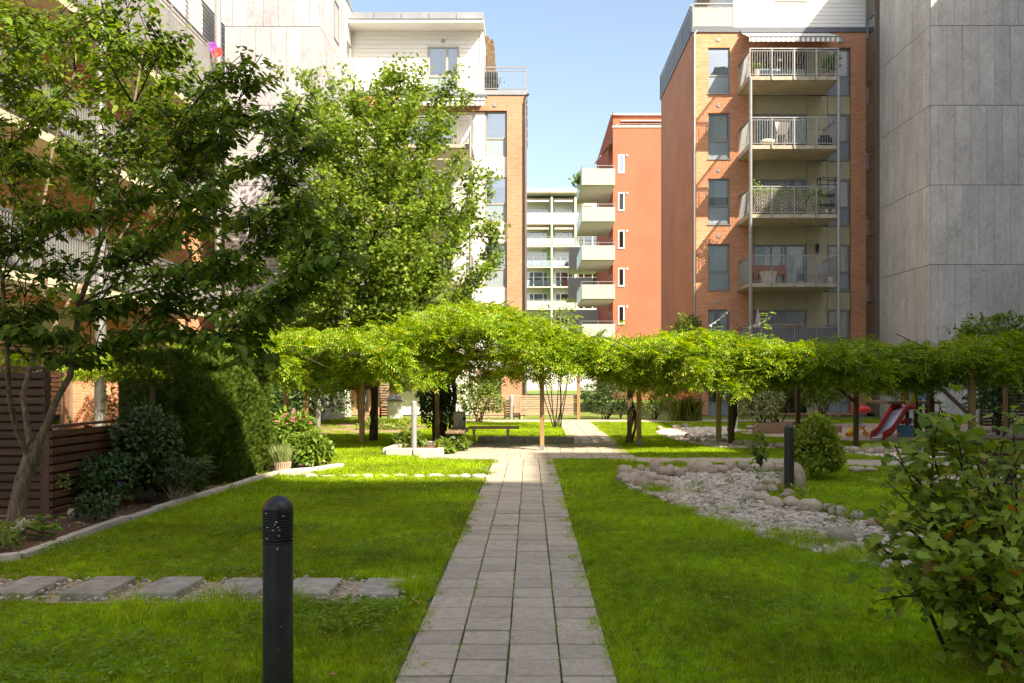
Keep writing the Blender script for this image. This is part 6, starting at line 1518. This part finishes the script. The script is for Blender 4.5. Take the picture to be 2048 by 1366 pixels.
x_=gx(1633.5,40); obj('cage', MB().tube([(x_,39.95,gz(506,40)),(x_,39.95,gz(491,40))],[.05,.085],6), M['black'], ln); obj('cap', MB().lathe([(.10,0),(.02,.09),(.001,.10)],8,(x_,39.95,gz(491,40))), M['black'], ln); obj('arm', MB().bar((x_,39.95,gz(488,40)),(x_,40.13,gz(490,40)),.03,.03), M['black'], ln)
pr = thing('closed_parasol', 'closed lilac parasol on the lowest balcony', 'parasol', (gx(1516,38.6),38.6,gz(657,38.6)))
x_=gx(1516,38.6); zz=gz(690,38.6); obj('pole', MB().tube([(x_,38.6,zz),(x_,38.6,gz(618,38.6))],.02,8), M['white_plastic'], pr); obj('canopy', MB().lathe([(.10,0),(.14,.12),(.10,.55),(.05,.78),(.012,.86)],9,(x_,38.6,gz(662,38.6)),smooth=False), M['lilac'], pr)
fb = thing('flower_box', 'flower box of red geraniums on the lowest balcony rail', 'flower box', (gx(1580,38.1),38.1,gz(660,38)))
obj('box', MB().box(gx(1562,38.15),gx(1604,38.15),38.1,38.25,gz(668,38.15),gz(659,38.15)), M['terracotta'], fb); n=150; pxr = rng.uniform(1562,1604,n); P=np.stack([gx(pxr,38.15),rng.normal(38.15,.07,n),EYE-(rng.normal(656,2.5,n)-CY)*38.15/F],1); cloud('foliage', L['bush_mid'], P, rdir(n), rdir(n,.1,1), .09, DIAM, fb); cloud('blossoms', M['flower_red'], P[:70]+np.array([0,-.05,.06]), rdir(70), rdir(70), .075, STAR, fb)
pn = thing('pinwheel', 'purple and red pinwheel on the upper left balcony rail', 'pinwheel', (gx(430,31.6),31.6,gz(105,31.6))); c=dp(430,102,31.4)
for k,(dx,dz,m) in enumerate(((-.10,.12,'flower_violet'),(.08,-.05,'flower_red'))):
    n=16; a=np.arange(n)*2*np.pi/n; o=cloud('vane', M[m], np.tile(np.array(c)+np.array([dx,0,dz]),(n,1)), np.stack([np.cos(a),np.full(n,-.2),np.sin(a)],1), np.tile([0.3,-1,.2],(n,1)), .22, DIAM, pn, kind='thing')
obj('stick', MB().tube([c+Vector((.05,0,-.1)),c+Vector((.15,0,-.55))],.012,5), M['pine'], pn)
potplant(988,182,40.6,.5,'bush_mid','green pot plant behind the left roof terrace railing','dark_panel' if False else 'black',.2,90)
o = lthing('planter_box', 'dark planter boxes on the left roof terrace', 'planter', (gx(975,40.5),40.5,gz(181,40.5))); obj('box', MB().box(-.1,.45,-.2,.2,0,.75), M['black'], o); obj('soil', MB().box(-.08,.43,-.18,.18,.75,.76), M['soil'], o)
potplant(1159,378,69,1.0,'bush_mid','round bush on the highest orange house balcony','white_plastic',.3,160,OVATE,.3)

# ================================================================== lawn
def patch_mesh(k, n, w, hmin, hmax, bw):
    R = np.random.default_rng(100+k); b = R.uniform(-w,w,(n,2)); a = R.uniform(0,6.28,n); h = R.uniform(hmin,hmax,n)*np.where(R.random(n)<.12,1.35,1); ln = R.uniform(.35,1.25,n)*h; la = R.uniform(0,6.28,n)
    V = np.zeros((n,5,3)); ca,sa = np.cos(a)*bw,np.sin(a)*bw
    V[:,0] = np.stack([b[:,0]-ca,b[:,1]-sa,np.full(n,-.025)],1); V[:,1] = np.stack([b[:,0]+ca,b[:,1]+sa,np.full(n,-.025)],1)
    mx = b[:,0]+np.cos(la)*ln*.35; my = b[:,1]+np.sin(la)*ln*.35
    V[:,2] = np.stack([mx-ca*.8,my-sa*.8,h*.6-.02],1); V[:,3] = np.stack([mx+ca*.8,my+sa*.8,h*.6-.02],1); V[:,4] = np.stack([b[:,0]+np.cos(la)*ln,b[:,1]+np.sin(la)*ln,h-.02],1)
    me = faces_np('grass_patch', V.reshape(-1,3), 5, n, [(0,1,3,2),(2,3,4)]); me.materials.append(L['grass']); return bpy.data.objects.new('grass_patch', me)
gc = bpy.data.collections.new('grass_patches')
for k in range(5): gc.objects.link(patch_mesh(k, 380, .17, .020, .046, .0024))
gcf = bpy.data.collections.new('grass_patches_far')
for k in range(3): gcf.objects.link(patch_mesh(20+k, 330, .26, .024, .050, .0045))
def scatter(name, pts, coll, smin, smax, seed, label):
    me = bpy.data.meshes.new(name); me.from_pydata([tuple(p) for p in pts], [], []); me.update(); o = raw(name, me, L['grass'], kind='stuff'); o['label'] = label
    ng = bpy.data.node_groups.new(name+' scatter', 'GeometryNodeTree'); ng.interface.new_socket('Geometry', in_out='INPUT', socket_type='NodeSocketGeometry'); ng.interface.new_socket('Geometry', in_out='OUTPUT', socket_type='NodeSocketGeometry')
    gi = ng.nodes.new('NodeGroupInput'); go = ng.nodes.new('NodeGroupOutput'); ip = ng.nodes.new('GeometryNodeInstanceOnPoints'); ci = ng.nodes.new('GeometryNodeCollectionInfo')
    ci.inputs['Collection'].default_value = coll; ci.inputs['Separate Children'].default_value = True; ci.inputs['Reset Children'].default_value = True
    rv = ng.nodes.new('FunctionNodeRandomValue'); rv.data_type = 'FLOAT_VECTOR'; rv.inputs[0].default_value = (-.05,-.05,0); rv.inputs[1].default_value = (.05,.05,6.283); rv.inputs['Seed'].default_value = seed
    rs = ng.nodes.new('FunctionNodeRandomValue'); rs.data_type = 'FLOAT'; rs.inputs[2].default_value = smin; rs.inputs[3].default_value = smax; rs.inputs['Seed'].default_value = seed+1
    ip.inputs['Pick Instance'].default_value = True
    l = ng.links.new; l(gi.outputs[0], ip.inputs['Points']); l(ci.outputs[0], ip.inputs['Instance']); l(rv.outputs[0], ip.inputs['Rotation']); l(rs.outputs[1], ip.inputs['Scale']); l(ip.outputs[0], go.inputs[0])
    md = o.modifiers.new('scatter', 'NODES'); md.node_group = ng; return o
NOGRASS = [P_TERR,P_PATH,P_PLAZA,P_PATH2,P_BACK,P_BEDL,P_SAND,P_CROSS,P_PAD,P_PLANTER]
BOL = (gx(556,4.82),4.82)
def lawn_points(x0,x1,y0,y1,step,jit=.5,extra=()):
    xs = np.arange(x0,x1,step); ys = np.arange(y0,y1,step); X,Y = np.meshgrid(xs,ys); X = X.ravel()+rng.uniform(-jit,jit,X.size)*step; Y = Y.ravel()+rng.uniform(-jit,jit,Y.size)*step
    bad = np.zeros(X.shape,bool)
    for p in NOGRASS+list(extra): bad |= inside(X,Y,p)
    bad |= inside(X,Y,P_BED) & (rng.random(X.shape) < .997); bad |= inside(X,Y,P_BED2) & (rng.random(X.shape) < .97); bad |= inside(X,Y,P_MOUND) & (rng.random(X.shape) < .88)
    bad |= ((X > -4.8) & (X < -1.0) & (Y > 6.50) & (Y < 7.42)) & (rng.random(X.shape) < .985); bad |= inside(X,Y,P_SHRUB) & (rng.random(X.shape) < .8); bad |= inside(X,Y,P_LINE) & (rng.random(X.shape) < .75)
    e = 1.05*Y*.60+1.2; bad |= (X > 988/F*Y+.8) | (X < -1060/F*Y-.8)
    bad |= ((X-BOL[0])**2+(Y-BOL[1]+.15)**2 < .28**2) & (Y < BOL[1]+.1)
    return np.column_stack([X,Y,np.zeros_like(X)])[~bad]
# keep blades off the paving by pulling the edge in a little
def off_paths(P, m):
    x_, y_ = P[:,0], P[:,1]
    ok = ~((x_ > -.74-m) & (x_ < .47+m) & (y_ < 18.3)) & ~((x_ > 1.0-m) & (x_ < 2.22+m) & (y_ > 22.3) & (y_ < 33.8))
    ok &= ~((x_ > -2.3-m) & (x_ < 2.1+m) & (y_ > 18.35-m) & (y_ < 22.5+m*.5)); return P[ok]
Pn = off_paths(lawn_points(-6,7.5,4.3,12.5,.15), .055); Pf = off_paths(lawn_points(-13,16,12.4,35.5,.29), .12)

scatter('lawn_grass', Pn, gc, .8, 1.2, 1, 'shaggy green grass of the near lawns on both sides of the path')
scatter('far_lawn_grass', Pf, gcf, .85, 1.25, 5, 'sunlit grass of the lawns round the plaza and pergola')
tuft = lambda poly, n: None
# taller unmown tufts along slabs, boulders, kerbs, bollard
T_ = []
for (px_,py_,n_,sp) in ((560,1216,8,.2),(830,1180,10,.10),(300,1216,8,.3),(1590,1092,16,.30),(1525,1075,12,.25),(1440,1052,10,.2),(1372,1026,8,.15),(1700,1120,14,.2),(1330,985,10,.15),(1590,985,12,.12),(1640,960,8,.15),(860,1120,10,.15),(420,1240,6,.3)):
    c = gp(px_,py_); T_.append(np.column_stack([rng.normal(c[0],sp,n_),rng.normal(c[1],sp*.6,n_),np.zeros(n_)]))
T_ = np.concatenate(T_); T_ = T_[~inside(T_[:,0],T_[:,1],P_PATH)]
gt = bpy.data.collections.new('grass_tufts'); gt.objects.link(patch_mesh(40,70,.09,.08,.17,.0022)); gt.objects.link(patch_mesh(41,60,.10,.07,.14,.0022))
scatter('tall_grass', T_, gt, .8, 1.3, 9, 'taller grass tufts by the boulders and slabs')
# broad leaved weeds, clover
def weeds(n, xr, yr, s0, s1, dens):
    X = rng.uniform(*xr,n); Y = rng.uniform(*yr,n); k = np.sin(X*2.1+1)*np.sin(Y*2.7+.5)+rng.normal(0,.35,n); ok = k > dens
    for p in NOGRASS+[P_BED,P_STEP]: ok &= ~inside(X,Y,p)
    return np.column_stack([X,Y,np.full(n,.042)])[ok], s0, s1
W_=[];S_=[]
for args in ((3000,(-5,-.9),(4.4,6.6),.02,.05,.2),(2600,(-5,-.9),(7.4,9.8),.018,.04,.35),(3600,(.6,5.0),(4.4,9.0),.015,.036,.35),(2200,(-4.5,-.9),(9,14),.02,.04,.4),(1600,(.6,3),(9,14),.02,.04,.4)):
    P,s0,s1 = weeds(*args); W_.append(np.repeat(P,4,0)+rng.normal(size=(len(P)*4,3))*np.array([.025,.025,.008])); S_.append(rng.uniform(s0,s1,len(P)*4))
W_=np.concatenate(W_); S_=np.concatenate(S_); o = cloud('lawn_weeds', L['weed'], W_, rdir(len(W_),-.1,.5), np.array([0,-.1,1.])+rng.normal(size=W_.shape)*.25, S_, OVATE); o['label']='broad leaved weeds and clover in the near lawns'
fx_ = rng.uniform(-5,6,900); fy_ = rng.uniform(4.5,18,900); near_step = np.column_stack([rng.uniform(-4.6,-1.4,420), rng.normal(7.15,.28,420)])
P = np.concatenate([np.column_stack([fx_,fy_])[:520], near_step, np.column_stack([rng.normal(-.80,.06,120), rng.uniform(4.6,12,120)]), np.column_stack([rng.uniform(-5.3,-4.6,160), rng.uniform(8,13,160)])])
P = np.column_stack([P, np.full(len(P),.02)]); n=len(P); o = cloud('fallen_leaves', L['dead'], P, rdir(n,-.2,.3), np.array([0,0,1.])+rng.normal(size=(n,3))*.3, rng.uniform(.02,.045,n), OVATE); o['label']='dry fallen leaves scattered over lawn and gravel'
# moss and small weeds in the paving joints
jx=[];
for k in (-.4245,-.1265,.1715): jx.append(np.column_stack([rng.normal(k,.006,520), 3.2+15*rng.random(520)**1.5]))
P=np.concatenate(jx); P=np.column_stack([P,np.full(len(P),-.004)]); n=len(P); o=cloud('joint_moss', L['weed'], P, rdir(n,.1,.8), rdir(n,.2,1), rng.uniform(.008,.022,n), OVATE); o['label']='moss and tiny weeds in the paving joints'
# reeds and weeds growing in the pebble bed
for k,(px_,py_,h) in enumerate(((1398,990,.18),(1460,980,.2),(1490,1022,.15),(1520,940+30,.25),(1600,1000,.22),(1665,1048,.2),(1700,1060,.2),(1570,978,.22))):
    c=gp(px_,py_); t=thing('weed_plant', 'thin green weed growing up between pale pebbles', 'plant', (*c,0), 'weeds in the pebble bed'); n=26; a=rng.uniform(0,6.28,n); cloud('foliage', L['bush_mid'], np.array([*c,0])+rng.normal(size=(n,3))*np.array([.05,.04,0])+np.array([0,0,1])*rng.uniform(0,h,(n,1)), np.stack([np.cos(a),np.sin(a),np.full(n,.7)],1), np.array([0,0,1.])+.3*rdir(n), h*.5, NARROW, t)
# string of lights on the vine
mb = MB(); cp=[dp(1423,648,37),dp(1440,634,37),dp(1457,622,37)]; 
sg = thing('light_string', 'sagging string of small bulbs crossing in front of the brick house', 'light string', tuple(dp(1500,650,36)))
a=dp(1418,652,36.5); b=dp(1458,620,37.5); c=dp(1495,655,36); e=dp(1543,632,37.3)
mb.tube(limb_path(a,b,-.03,8,0),.012,4); mb.tube(limb_path(c,e,-.03,8,0),.012,4); obj('cable', mb, M['white_plastic'], sg)
for q in range(5):
    for (s_,e_) in ((a,b),(c,e)): p=s_.lerp(e_,(q+.5)/5); obj('bulb', MB().blob((p.x,p.y,p.z-.08),(.04,.04,.055),8,6,0,1), M['flower_white'], sg)
